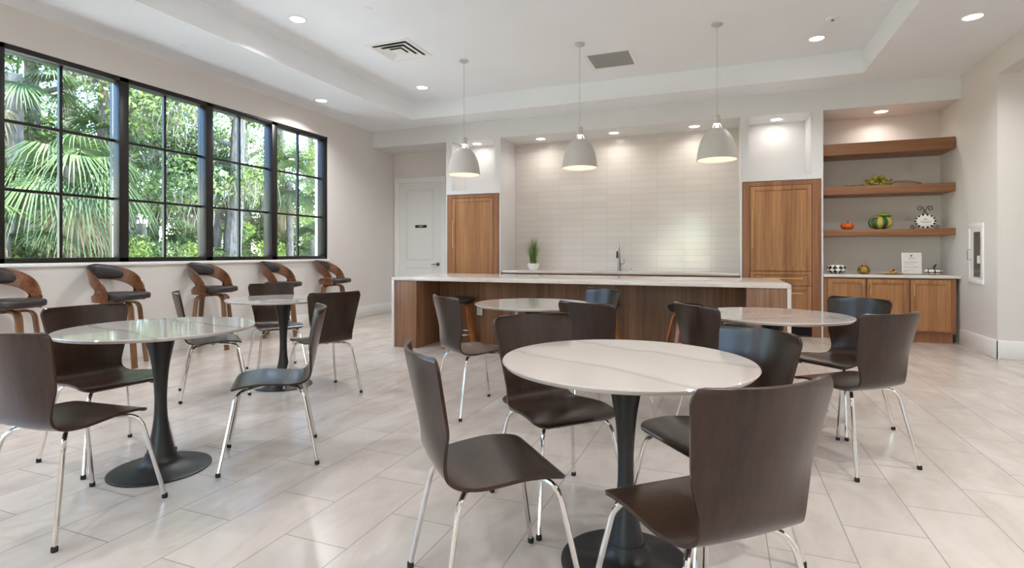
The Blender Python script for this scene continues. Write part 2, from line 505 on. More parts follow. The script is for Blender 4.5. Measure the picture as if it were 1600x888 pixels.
# door in the far wall
dr = empty('door_1', (-5.43, YC, 0)); struct(dr)
cs = MB()
cs.box(-.57, -.47, -.022, 0, 0, 2.6, .003).box(.47, .57, -.022, 0, 0, 2.6, .003).box(-.57, .57, -.024, 0, 2.51, 2.61, .003)
cs.build('door_casing', M['trim'], dr)
def panel_leaf(x0, x1, z0, z1, panels, y=-.004, t=.03, rail=.012):
    b = MB(); b.box(x0, x1, y, y + t, z0, z1)
    for (a, c, d, e) in panels:
        for k, (ins, dep) in enumerate(((0, .009), (.03, .006))):
            A, C_, D_, E_ = a + ins, c - ins, d + ins, e - ins; wv = .014
            b.box(A, C_, y - dep, y, D_, D_ + wv, .003); b.box(A, C_, y - dep, y, E_ - wv, E_, .003)
            b.box(A, A + wv, y - dep, y, D_, E_, .003); b.box(C_ - wv, C_, y - dep, y, D_, E_, .003)
    return b
lf = panel_leaf(-.468, .468, .01, 2.508, [(-.31, .31, 1.02, 2.38), (-.31, .31, .2, .88)], y=-.012, t=.012).build('door_leaf', M['door'], dr)
h = MB(); h.tube([(.40, -.012, .94), (.40, -.03, .94)], .032, 20); h.tube([(.40, -.03, .94), (.40, -.055, .94)], .012, 12)
h.tube([(.41, -.055, .94), (.37, -.058, .94), (.28, -.055, .94)], .009, 10)
h.build('door_handle', M['nickel'], dr)
sg = empty('door_sign', (-5.405, YC - .012, 1.665)); tag(sg, 'small black nameplate on the white panelled door', 'sign')
MB().box(-.125, .125, -.008, 0, -.027, .027, .002).build('plate', M['black_metal'], sg)
text_mesh('lettering', 'STAFF', .036, M['white_plastic'], sg, (0, -.0085, 0), (R(90), 0, 0))

# ------------------------------------------------------------------ kitchen cabinets
def handle_v(x, y, z0, z1, parent, mat):
    b = MB(); b.tube([(x, y - .035, z0), (x, y - .035, z1)], .0065, 10)
    for z in (z0 + .05, z1 - .05): b.tube([(x, y, z), (x, y - .035, z)], .005, 8)
    return b.build('handle', mat, parent)
def handle_h(z, y, x0, x1, parent, mat):
    b = MB(); b.tube([(x0, y - .035, z), (x1, y - .035, z)], .0065, 10)
    for x in (x0 + .04, x1 - .04): b.tube([(x, y, z), (x, y - .035, z)], .005, 8)
    return b.build('handle', mat, parent)
def shaker(x0, x1, z0, z1, y, parent, name, mat, rail=.06):
    b = MB(); b.box(x0, x1, y, y + .018, z0, z1)
    b.box(x0, x0 + rail, y - .01, y, z0, z1, .0015); b.box(x1 - rail, x1, y - .01, y, z0, z1, .0015)
    b.box(x0 + rail, x1 - rail, y - .01, y, z0, z0 + rail, .0015); b.box(x0 + rail, x1 - rail, y - .01, y, z1 - rail, z1, .0015)
    return b.build(name, mat, parent)

def tall(cx, x0, x1, dx0, dx1, label, drawers):
    r = empty('tall_cabinet', (cx, YB, 0)); tag(r, label, 'cabinet')
    a, b = x0 - cx, x1 - cx; u, v = dx0 - cx, dx1 - cx
    body = MB()
    top, dt = 2.155, 2.09
    body.box(a, u - .006, -.012, .05, .0, top); body.box(v + .006, b, -.012, .05, .0, top); body.box(u - .006, v + .006, -.012, .05, dt + .006, top)
    body.box(a, b, .05, .64, .0, top)
    body.build('body', M['frame_wood'], r)
    if drawers:
        d = shaker(u, v, .90, dt, -.004, r, 'door', M['cab_wood']); handle_v(u + .03, -.014, 1.22, 1.75, d, M['brass'])
        d = shaker(u, v, .70, .893, -.004, r, 'drawer', M['cab_wood'], .045); handle_h(.80, -.014, u + .16, v - .115, d, M['brass'])
        d = shaker(u, v, .135, .693, -.004, r, 'drawer', M['cab_wood'], .05); handle_h(.596, -.014, u + .16, v - .115, d, M['brass'])
        g = MB(); g.box(u, v, -.002, .04, .02, .12)
        g.build('vent_opening', M['dark'], r)
        g = MB(); 
        for k in range(9): g.box(u + .02, v - .02, -.008, -.003, .028 + k * .0105, .031 + k * .0105)
        g.build('vent_slats', M['black_metal'], r)
    else:
        d = shaker(u, v, .10, dt, -.004, r, 'door', M['cab_wood']); handle_v(u + .03, -.014, 1.24, 1.72, d, M['brass'])
        MB().box(u, v, -.002, .04, 0, .095).build('toe_kick', M['frame_wood'], r)
    return r
tall(-3.98, PA[0] + .026, PA[1] - .026, -4.372, -3.597, 'tall narrow walnut cabinet beside the white door, under the left lit niche', False)
tall(.757, PB[0] + .026, PB[1] - .026, .366, 1.134, 'tall walnut cabinet with brass pulls and drawers under the right lit niche', True)

# base run under the backsplash
x0, x1 = PA[1] + .004, PB[0] - .004
bc = empty('kitchen_base_cabinet', ((x0 + x1) / 2, YB + .06, 0)); tag(bc, 'low walnut cabinet run below the tiled backsplash, behind the island', 'cabinet')
hw = (x1 - x0) / 2
MB().box(-hw, hw, .02, .6, .1, .818).box(-hw, hw, .07, .6, 0, .1).build('body', M['frame_wood'], bc)
for k in range(6):
    a = -hw + k * 2 * hw / 6 + .004; b = -hw + (k + 1) * 2 * hw / 6 - .004
    d = shaker(a, b, .11, .81, 0, bc, 'door', M['cab_wood']); handle_v(a + .03 if k % 2 else b - .03, -.01, .55, .75, d, M['brass'])
kc = MB().box(x0, x1, YB + .03, YC - .014, .822, .86, .003).build('kitchen_countertop', M['quartz']); tag(kc, 'long white quartz countertop under the tiled backsplash holding the faucet', 'countertop')

# base cabinets in the shelf alcove
ax0, ax1 = PB[1] + .004, 2.745
bc = empty('alcove_base_cabinet', ((ax0 + ax1) / 2, YB, 0)); tag(bc, 'low three-door walnut cabinet under the open shelves by the right wall', 'cabinet')
hw = (ax1 - ax0) / 2; c0 = (ax0 + ax1) / 2
MB().box(-hw, hw, .012, .62, .125, .822).box(-hw, hw - .03, .03, .62, 0, .125).build('body', M['frame_wood'], bc)
for k, (a, b) in enumerate(((1.33, 1.762), (1.784, 2.24), (2.262, 2.685))):
    d = shaker(a - c0, b - c0, .15, .805, 0, bc, 'door', M['cab_wood'], .055)
    hx = (b - c0 - .028) if k == 0 else (a - c0 + .028)
    handle_v(hx, -.01, .60, .765, d, M['brass'])
kc = MB().box(ax0, XR - .004, YB - .02, YC - .004, .828, .865, .003).build('alcove_countertop', M['quartz']); tag(kc, 'white quartz countertop carrying the pumpkins below the shelves', 'countertop')
for z1, th, lab in ((2.648, .155, 'thick walnut floating shelf, empty, topmost of the three'), (2.06, .11, 'walnut floating shelf holding the dried fruit branch, middle of three'), (1.472, .088, 'walnut floating shelf holding the orange pumpkin and scroll sign')):
    s_ = MB().box(ax0, XR - .012, 8.50, YC - .002, z1 - th, z1, .002).build('floating_shelf', M['shelf_wood']); tag(s_, lab, 'shelf', 'walnut floating shelves')

# ------------------------------------------------------------------ island
ix0, ix1, iy0, iy1, iz = -3.79, .60, 5.63, 7.04, .853
isl = empty('kitchen_island', ((ix0 + ix1) / 2, (iy0 + iy1) / 2, 0)); tag(isl, 'long walnut kitchen island with white waterfall quartz top', 'kitchen island')
def ib(name, mat, *bx):
    m = MB()
    for b in bx: m.box(b[0] - isl.location.x, b[1] - isl.location.x, b[2] - isl.location.y, b[3] - isl.location.y, b[4], b[5], .002)
    return m.build(name, mat, isl)
ib('countertop', M['quartz'], (ix0, ix1, iy0, iy1, iz - .035, iz))
ib('waterfall_end', M['quartz'], (ix0, ix0 + .035, iy0, iy1, 0, iz - .036))
ib('waterfall_end', M['quartz'], (ix1 - .035, ix1, iy0, iy1, 0, iz - .036))
ib('body_panel', M['isl_wood'], (ix0 + .037, ix1 - .037, 6.23, iy1 - .02, 0, iz - .037))
ib('end_block', M['isl_wood'], (ix0 + .037, -3.445, iy0 + .012, 6.229, 0, iz - .037))
ib('end_block', M['isl_wood'], (.215, ix1 - .037, iy0 + .012, 6.229, 0, iz - .037))
ot = empty('power_outlet', (-2.875, 6.228, .42)); tag(ot, 'white power outlet on the recessed walnut panel of the island', 'outlet')
MB().box(-.036, .036, -.006, 0, -.058, .058, .002).build('cover_plate', M['white_plastic'], ot)
MB().box(-.017, .017, -.009, -.006, .008, .04, .001).box(-.017, .017, -.009, -.006, -.04, -.008, .001).build('socket', M['clear_plastic'], ot)

# ------------------------------------------------------------------ ceiling fittings
def can_light(watts, col, spread):
    r = empty('recessed_light')
    MB().lathe([(.076, -.004), (.079, -.007), (.092, -.006), (.098, -.001), (.098, .004), (.074, .004)], 40).build('trim_ring', M['white_plastic'], r)
    MB().lathe([(.0005, -.0015), (.05, -.002), (.0755, -.0015)], 32).build('lamp_lens', M['can'], r)
    ld = D.lights.new('downlight', 'AREA'); ld.shape = 'DISK'; ld.size = .13; ld.spread = R(spread); ld.energy = watts; ld.color = col
    lo = D.objects.new('lamp_light', ld); COL.objects.link(lo); lo.parent = r; lo.location = (0, 0, -.012)
    return r
can0 = can_light(CAN, (.97, .985, 1.0), 138); can1 = can_light(CAN_K, (1, .94, .87), 150); can2 = can_light(CAN_K * .5, (1, .88, .76), 175)
can3 = can_light(CAN * .5, (.97, .985, 1.0), 120)
cans = [(-4.26, 4.56, ZT, 'round ceiling downlight in the tray, above and right of the long window'),
 (-4.25, 7.13, ZT, 'round ceiling downlight in the tray corner left of the pendants'),
 (1.03, 7.18, ZT, 'round ceiling downlight in the tray, right of the right pendant'),
 (-5.476, 6.334, ZC, 'round downlight in the lowered ceiling over the window end'),
 (2.207, 6.334, ZC, 'large bright downlight in the lowered ceiling by the right wall'),
 (-2.868, 8.68, ZB, 'downlight under the bulkhead above the potted grass, leftmost over the backsplash'),
 (-1.63, 8.68, ZB, 'downlight under the bulkhead above the faucet, middle over the backsplash'),
 (-.40, 8.68, ZB, 'downlight under the bulkhead behind the right pendant, rightmost over the backsplash'),
 (.729, 8.66, ZB, 'downlight inside the right lit niche above the tall cabinet'),
 (-4.05, 8.66, ZB, 'downlight inside the left lit niche behind the left pendant'),
 (2.022, 8.70, ZB, 'downlight above the open walnut shelves'),
 (-4.26, 1.98, ZT, ''), (1.03, 2.0, ZT, ''), (-4.26, -.6, ZT, ''), (1.03, -.6, ZT, ''), (-1.6, -.6, ZT, ''),  # entries without a label are invented lamps, added unseen to light the room
 (-5.476, 1.2, ZC, ''), (-5.476, -2.3, ZC, ''), (2.207, 3.7, ZC, ''), (2.207, 1.2, ZC, ''), (2.207, -2.3, ZC, ''), (-1.6, -2.5, ZC, ''), (4.2, 6.3, 3.1, ''), (4.2, 4.6, 3.1, '')]
for i, (x, y, z, lab) in enumerate(cans):
    o = can0 if i == 0 else can1 if i == 5 else can2 if i == 8 else can3 if i == 1 else copy_tree(can3 if i == 2 else can2 if i == 9 or x > 4 else can1 if z == ZB else can0)
    o.location = (x, y, z)
    row = 'left' if x < -3 else 'middle' if x < 0 else 'right' if x < 1.5 else 'far right'
    if x > 4: lab2 = 'added fill lamp in the side passage, %s end' % ('far' if y > 5 else 'near')
    else: lab2 = '%s-hand %s ceiling fill lamp, added out of view, %s' % (row, 'low' if z == ZC else 'tray', 'ahead of the photographer' if y > 3 else 'just ahead of the photographer' if y > 1.5 else 'overhead' if y > 0 else 'just behind the photographer' if y > -1 else 'well behind the photographer')
    tag(o, lab or lab2, 'ceiling light', 'recessed downlights' if lab else 'added fill lamps out of view')

def pendant():
    r = empty('pendant_light')                       # origin at the ceiling
    MB().lathe([(.0005, 0), (.062, 0), (.060, -.014), (.03, -.03), (.008, -.036), (.0005, -.036)], 32).build('canopy', M['shade'], r)
    MB().tube([(0, 0, -.03), (0, 0, -1.01)], .0032, 8).build('cord', M['shade'], r)
    MB().lathe([(.0005, -1.0), (.03, -1.0), (.037, -1.012), (.037, -1.095), (.030, -1.10), (.0005, -1.10)], 28).build('socket_cap', M['shade'], r)
    b = MB()
    for k in range(3):
        a = 2 * PI * k / 3 + .5; b.tube([(.034 * math.cos(a), .034 * math.sin(a), -1.085), (.066 * math.cos(a), .066 * math.sin(a), -1.16)], .0035, 8)
    b.build('bracket', M['nickel'], r)
    outer = catmull([(.050, -1.148), (.075, -1.155), (.12, -1.195), (.165, -1.27), (.193, -1.36), (.208, -1.46), (.212, -1.495)], 5)
    inner = [(a - .004, z - .003) for a, z in outer[::-1]]; inner[0] = (.208, -1.495)
    MB().lathe([tuple(p) for p in outer] + [tuple(p) for p in inner] + [tuple(outer[0])], 48).build('lamp_shade', M['shade'], r)
    li = MB(); li.lathe([(a - .006, z - .005) for a, z in outer][:-1], 48); li.build('shade_lining', M['shade_in'], r)
    MB().ball((0, 0, -1.20), .033, (1, 1, 1.25)).tube([(0, 0, -1.10), (0, 0, -1.165)], .016, 12).build('bulb', M['bulb'], r)
    return r
p0 = pendant()
for i, (x, lab) in enumerate(((-3.15, 'white dome pendant lamp in front of the left lit niche'), (-1.6, 'white dome pendant lamp above the middle of the island'), (-.057, 'white dome pendant lamp nearest the right lit niche'))):
    o = p0 if i == 0 else copy_tree(p0); o.location = (x, 6.335, ZT); tag(o, lab, 'pendant light', 'dome pendants over the island')

# supply diffuser & return grille
sv = empty('air_diffuser', (-3.74, 5.72, ZT)); tag(sv, 'square white stepped air diffuser with dark slots in the ceiling', 'vent')
f = MB(); n_ = .30
def ring(mb, a, b, za, zb):
    for sx, sy in ((1, 0), (-1, 0), (0, 1), (0, -1)):
        if sx: q = [(sx * a, -a, za), (sx * a, a, za), (sx * b, b, zb), (sx * b, -b, zb)]
        else: q = [(-a, sy * a, za), (a, sy * a, za), (b, sy * b, zb), (-b, sy * b, zb)]
        vs = [mb.bm.verts.new(p) for p in q]; mb.bm.faces.new(vs)
ring(f, .30, .30, .0, -.008); ring(f, .30, .25, -.008, -.01); ring(f, .25, .235, -.01, .0)
f.build('diffuser_frame', M['white_plastic'], sv, recalc=False)
f = MB(); 
for a, b in ((.234, .165), (.155, .09)): ring(f, a, b, -.024, -.004)
f.box(-.075, .075, -.075, .075, -.020, -.016)
f.build('diffuser_blades', M['white_plastic'], sv)
MB().box(-.245, .245, -.245, .245, -.003, -.0005).build('plenum', plain('plenum_grey', (70, 70, 70), .8), sv)
rv = empty('return_grille', (-1.347, 6.99, ZT)); tag(rv, 'rectangular grey return air grille in the ceiling right of the middle pendant', 'vent')
f = MB()
f.box(-.31, .31, -.31, -.26, -.01, 0, .002).box(-.31, .31, .26, .31, -.01, 0, .002).box(-.31, -.26, -.26, .26, -.01, 0, .002).box(.26, .31, -.26, .26, -.01, 0, .002)
f.build('grille_frame', M['white_plastic'], rv)
f = MB()
for k in range(26): f.box(-.26, .26, -.258 + k * .02, -.25 + k * .02, -.009, -.001)
f.build('grille_slats', M['grey_grille'], rv)
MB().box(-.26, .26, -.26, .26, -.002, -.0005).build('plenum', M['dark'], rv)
# sprinkler covers and detector
def sprink(lab, x, y, z, r_=.04):
    o = MB().lathe([(.0005, -.007), (r_ * .93, -.007), (r_, -.004), (r_, 0)], 28).build('sprinkler_cover', M['ceil']); o.location = (x, y, z)
    tag(o, lab, 'sprinkler', 'flush sprinkler covers')
sprink('flat round sprinkler cover in the low ceiling above the window', -5.405, 4.137, ZC)
sprink('flat round sprinkler cover near the top edge of the ceiling tray', -3.404, 4.632, ZT)
sprink('flat round sprinkler cover right of the left pendant cord', -4.005, 8.10, ZC)
sprink('flat round cover on the low ceiling behind the middle pendant cord', -1.212, 8.0, ZC, .09)
sprink('flat round sprinkler cover on the low ceiling right of the right pendant', .752, 8.10, ZC)
sd_ = empty('smoke_detector', (1.099, 6.62, ZT)); tag(sd_, 'small round white detector on the ceiling above the right downlight', 'detector')
MB().lathe([(.0005, -.02), (.05, -.02), (.062, -.012), (.065, 0)], 28).build('housing', M['white_plastic'], sd_)
MB().lathe([(.0005, -.034), (.013, -.034), (.016, -.02)], 16).build('sensor', M['nickel'], sd_)
kb = MB().tube([(0, 0, 0), (0, -.03, 0)], .012, 12).build('wall_knob', M['white_plastic']); kb.location = (XR - .0, 8.62, 2.86); kb.rotation_euler = (0, 0, -PI / 2); tag(kb, 'small white fitting high on the right wall beside the shelf light', 'wall fitting')

# extinguisher cabinet on the right wall
ex = empty('extinguisher_cabinet', (XR, 7.905, .79)); tag(ex, 'white recessed fire extinguisher cabinet on the right wall', 'extinguisher cabinet')
f = MB(); Y0, Y1, Z1 = -.20, .20, .71
f.box(-.016, -.001, Y0, Y1, 0, .05, .002).box(-.016, -.001, Y0, Y1, Z1 - .05, Z1, .002).box(-.016, -.001, Y0, Y0 + .05, .05, Z1 - .05, .002).box(-.016, -.001, Y1 - .05, Y1, .05, Z1 - .05, .002)
f.build('cabinet_frame', M['white_plastic'], ex)
MB().box(-.012, -.002, -.15, .15, .05, Z1 - .05).build('cabinet_door', M['trim'], ex)
MB().box(-.014, -.0125, -.13, .04, .08, Z1 - .1).build('door_window', plain('smoked_glass', (96, 88, 84), .1), ex)
f = MB(); f.tube([(-.014, .11, .28), (-.05, .11, .28), (-.05, .11, .40), (-.014, .11, .40)], .005, 8); f.build('pull_handle', M['nickel'], ex)
text_mesh('lettering', 'FIRE EXTINGUISHER', .05, plain('red_brown_print', (120, 84, 80), .6), ex, (-.0127, -.136, .33), (R(90), R(90), R(-90)), .0004)
MB().box(-.02, -.0145, -.13, -.07, .24, .33).build('seal_tag', M['white_plastic'], ex)

# ------------------------------------------------------------------ chairs
def make_chair():
    r = empty('dining_chair')
    prof = catmull([(.207, .424), (.196, .434), (.172, .443), (.12, .449), (.05, .449), (-.02, .443), (-.09, .436), (-.14, .437), (-.172, .450), (-.193, .480), (-.207, .53), (-.222, .60), (-.243, .70), (-.262, .79), (-.273, .842)], 4)
    P = np.array(prof); seg = np.r_[0, np.cumsum(np.linalg.norm(np.diff(P, axis=0), axis=1))]; L = seg[-1]
    # extra samples at both ends for the rounded corners
    s_all = np.unique(np.r_[np.linspace(0, .06, 9), seg, L - np.linspace(0, .05, 9)])
    yy = np.interp(s_all, seg, P[:, 0]); zz = np.interp(s_all, seg, P[:, 1])
    smid = np.interp(.0, [0], [0])
    s_w = [0, .15, .28, .345, .40, .44, .50, .60, L]
    ws = [.207, .209, .204, .186, .168, .165, .174, .192, .221]
    ws_s = catmull(list(zip(s_w, ws)), 6); ws_s = np.array(ws_s)
    hw = np.interp(s_all, ws_s[:, 0], ws_s[:, 1])
    def corner(d, rr): return 0 if d >= rr else rr - math.sqrt(max(0, rr * rr - (rr - d) ** 2))
    hw = np.array([h_ - corner(s_, .055) - corner(L - s_, .042) for h_, s_ in zip(hw, s_all)])
    T = np.r_[-1, -.97, np.linspace(-.88, .88, 13), .97, 1]
    G = np.zeros((len(s_all), len(T), 3))
    for i, s_ in enumerate(s_all):
        back = min(1, max(0, (s_ - .40) / .16)); lip = max(0, 1 - s_ / .16)
        for j, t in enumerate(T):
            cy = .036 * t * t * back * (1 + .25 * (s_ - .4) / .4); cz = (.007 * t * t * (1 - back) * (1 - lip)) - .012 * t * t * lip * 0
            G[i, j] = (t * hw[i], yy[i] + cy, zz[i] + cz)
    du = np.gradient(G, axis=0); dv = np.gradient(G, axis=1); N = np.cross(du, dv); N /= np.linalg.norm(N, axis=2, keepdims=True) + 1e-12
    N[0] = N[2]; N[-1] = N[-3]
    th = .0115
    cc = G[len(G) // 3, 8]
    sgn = 1 if N[len(G) // 3, 8][2] < 0 else -1
    B = G + sgn * N * th
    n, m = len(s_all), len(T)
    split = int(np.argmin(abs(s_all - .40)))
    def shell(i0, i1, name):
        b = MB(); U = [[b.bm.verts.new(G[i, j]) for j in range(m)] for i in range(i0, i1 + 1)]
        Lw = [[b.bm.verts.new(B[i, j]) for j in range(m)] for i in range(i0, i1 + 1)]
        k = len(U)
        for i in range(k - 1):
            for j in range(m - 1):
                b.bm.faces.new([U[i][j], U[i + 1][j], U[i + 1][j + 1], U[i][j + 1]]); b.bm.faces.new([Lw[i][j + 1], Lw[i + 1][j + 1], Lw[i + 1][j], Lw[i][j]])
        for i in range(k - 1):
            b.bm.faces.new([U[i][0], Lw[i][0], Lw[i + 1][0], U[i + 1][0]]); b.bm.faces.new([U[i + 1][m - 1], Lw[i + 1][m - 1], Lw[i][m - 1], U[i][m - 1]])
        if i0 == 0:
            for j in range(m - 1): b.bm.faces.new([U[0][j + 1], Lw[0][j + 1], Lw[0][j], U[0][j]])
        if i1 == n - 1:
            for j in range(m - 1): b.bm.faces.new([U[-1][j], Lw[-1][j], Lw[-1][j + 1], U[-1][j + 1]])
        o = b.build(name, M['chair_wood'], r, 50, recalc=False)
        return o
    shell(0, split, 'seat'); shell(split, n - 1, 'backrest')
    mt = MB(); mt.box(-.09, .09, -.012, .012, .408, .424, .003); mt.box(-.012, .012, -.09, .09, .408, .424, .003); mt.box(-.05, .05, -.05, .05, .412, .4345, .003)
    mt.build('seat_mount', M['nickel'], r)
    for sx in (-1, 1):
        for fy, foot, mid, st in ((1, (.227, .253), (.168, .176), (.04, .045)), (-1, (.229, -.225), (.170, -.150), (.04, -.04))):
            z_t = .413
            p0_ = np.array([sx * st[0], st[1], z_t]); p1 = np.array([sx * mid[0], mid[1], z_t - .002]); p2 = np.array([sx * foot[0], foot[1], .012])
            a = p1 + (p0_ - p1) / np.linalg.norm(p0_ - p1) * .065; c = p1 + (p2 - p1) / np.linalg.norm(p2 - p1) * .065
            pts = [p0_] + [(1 - t) ** 2 * a + 2 * t * (1 - t) * p1 + t * t * c for t in np.linspace(0, 1, 9)] + [p2]
            lg = MB().tube(pts, .0095, 10).build('leg', M['chrome'], r)
            MB().lathe([(.0005, 0), (.0115, 0), (.0125, .004), (.012, .018), (.0095, .022)], 12, c=(sx * foot[0], foot[1], 0)).build('foot_cap', M['rubber'], lg)
            MB().box(sx * (mid[0] - .055) - .012, sx * (mid[0] - .055) + .012, mid[1] - fy * .045 - .009, mid[1] - fy * .045 + .009, .418, .433, .002).build('spacer', M['clear_plastic'], r)
    return r
ch0 = make_chair()
G1, G2, G3, G4, G5 = ('chairs at the near left table', 'chairs at the far left table', 'chairs at the near right table', 'chairs at the middle table by the island', 'chairs at the far right table')
chairs = [
 (-2.644, 1.491, 5.6, G1, 'dark bentwood chair cut by the left edge of the photo, its back to us'),
 (-3.252, 2.012, 263.3, G1, 'dark bentwood chair behind the near left table, its front facing us'),
 (-3.901, 3.223, 323.2, G2, 'dark chair with blue-lit seat between the two left tables, its back edge-on under the window'),
 (-2.377, 2.361, 132.7, G1, 'dark chair in full side view with blue-lit seat, right of the near left table'),
 (-4.086, 4.096, 237.5, G2, 'dark chair behind the far left table, facing us under the window stools'),
 (-3.077, 3.575, 63.9, G2, 'dark chair at the right of the far left table, its back to us'),
 (-1.715, 3.615, 323.0, G4, 'dark chair with grey sheen on its back, left of the middle table'),
 (-.714, 3.54, 338.2, G4, 'dark chair showing only its back behind the large near right table'),
 (-1.10, 4.421, 142.7, G4, 'chair with greenish front face of its back, against the island'),
 (-.743, 1.684, 312.5, G3, 'nearest dark chair left of the near right table, seen from its side'),
 (-.712, 2.39, 226.4, G3, 'dark brown chair on the far left of the near right table, seat facing us'),
 (-.044, 2.255, 129.9, G3, 'dark chair with green-lit back on the far right of the near right table'),
 (-.056, 1.598, 41.6, G3, 'largest dark chair in the foreground, its brown back to us'),
 (.027, 3.562, 309.2, G5, 'dark chair left of the far right table, its back to us'),
 (.715, 4.158, 137.1, G5, 'dark chair with green-lit back in front of the low three-door cabinet'),
 (.656, 3.474, 41.0, G5, 'dark brown chair standing furthest right on open floor, its back to us'),
]
for i, (x, y, a, g, lab) in enumerate(chairs):
    o = ch0 if i == 0 else copy_tree(ch0)
    o.location = (x, y, 0); o.rotation_euler = (0, 0, R(a)); tag(o, lab, 'chair', g)

# ------------------------------------------------------------------ tables
TZ = .757
def make_table():
    r = empty('round_table')
    MB().lathe([(.0005, TZ - .022), (.42, TZ - .022), (.448, TZ - .018), (.456, TZ - .009), (.458, TZ - .004), (.455, TZ), (.0005, TZ)], 96).build('tabletop', M['marble'], r, 30)
    col = catmull([(.072, TZ - .034), (.066, TZ - .075), (.052, TZ - .14), (.039, TZ - .22), (.031, TZ - .32), (.029, TZ - .40), (.033, TZ - .49), (.046, TZ - .58), (.062, TZ - .65), (.068, TZ - .675)], 5)
    MB().lathe([(.0005, TZ - .0225), (.10, TZ - .0225), (.10, TZ - .034)] + [tuple(p) for p in col] + [(.0005, TZ - .675)], 40).build('pedestal', M['black_metal'], r)
    bs = catmull([(.070, .088), (.078, .064), (.098, .042), (.135, .027), (.18, .017), (.225, .010), (.239, .006)], 4)
    MB().lathe([(.0005, .088)] + [tuple(p) for p in bs] + [(.239, 0), (.0005, 0)], 64).build('base', M['black_metal'], r)
    return r
t0 = make_table()
for i, (x, y, a, lab) in enumerate(((-2.793, 1.995, 20, 'round marble-top pedestal table at the near left, window mirrored in its top'), (-3.565, 3.647, 100, 'round marble-top pedestal table at the far left, under the window stools'),
    (-.334, 2.014, 5, 'largest round marble-top pedestal table, in the right foreground'), (-1.386, 4.0, 200, 'round marble-top pedestal table in the middle, right before the island'), (.299, 3.834, 60, 'round marble-top pedestal table at the right, before the island end'))):
    o = t0 if i == 0 else copy_tree(t0); o.location = (x, y, 0); o.rotation_euler = (0, 0, R(a)); tag(o, lab, 'table', 'round pedestal tables')

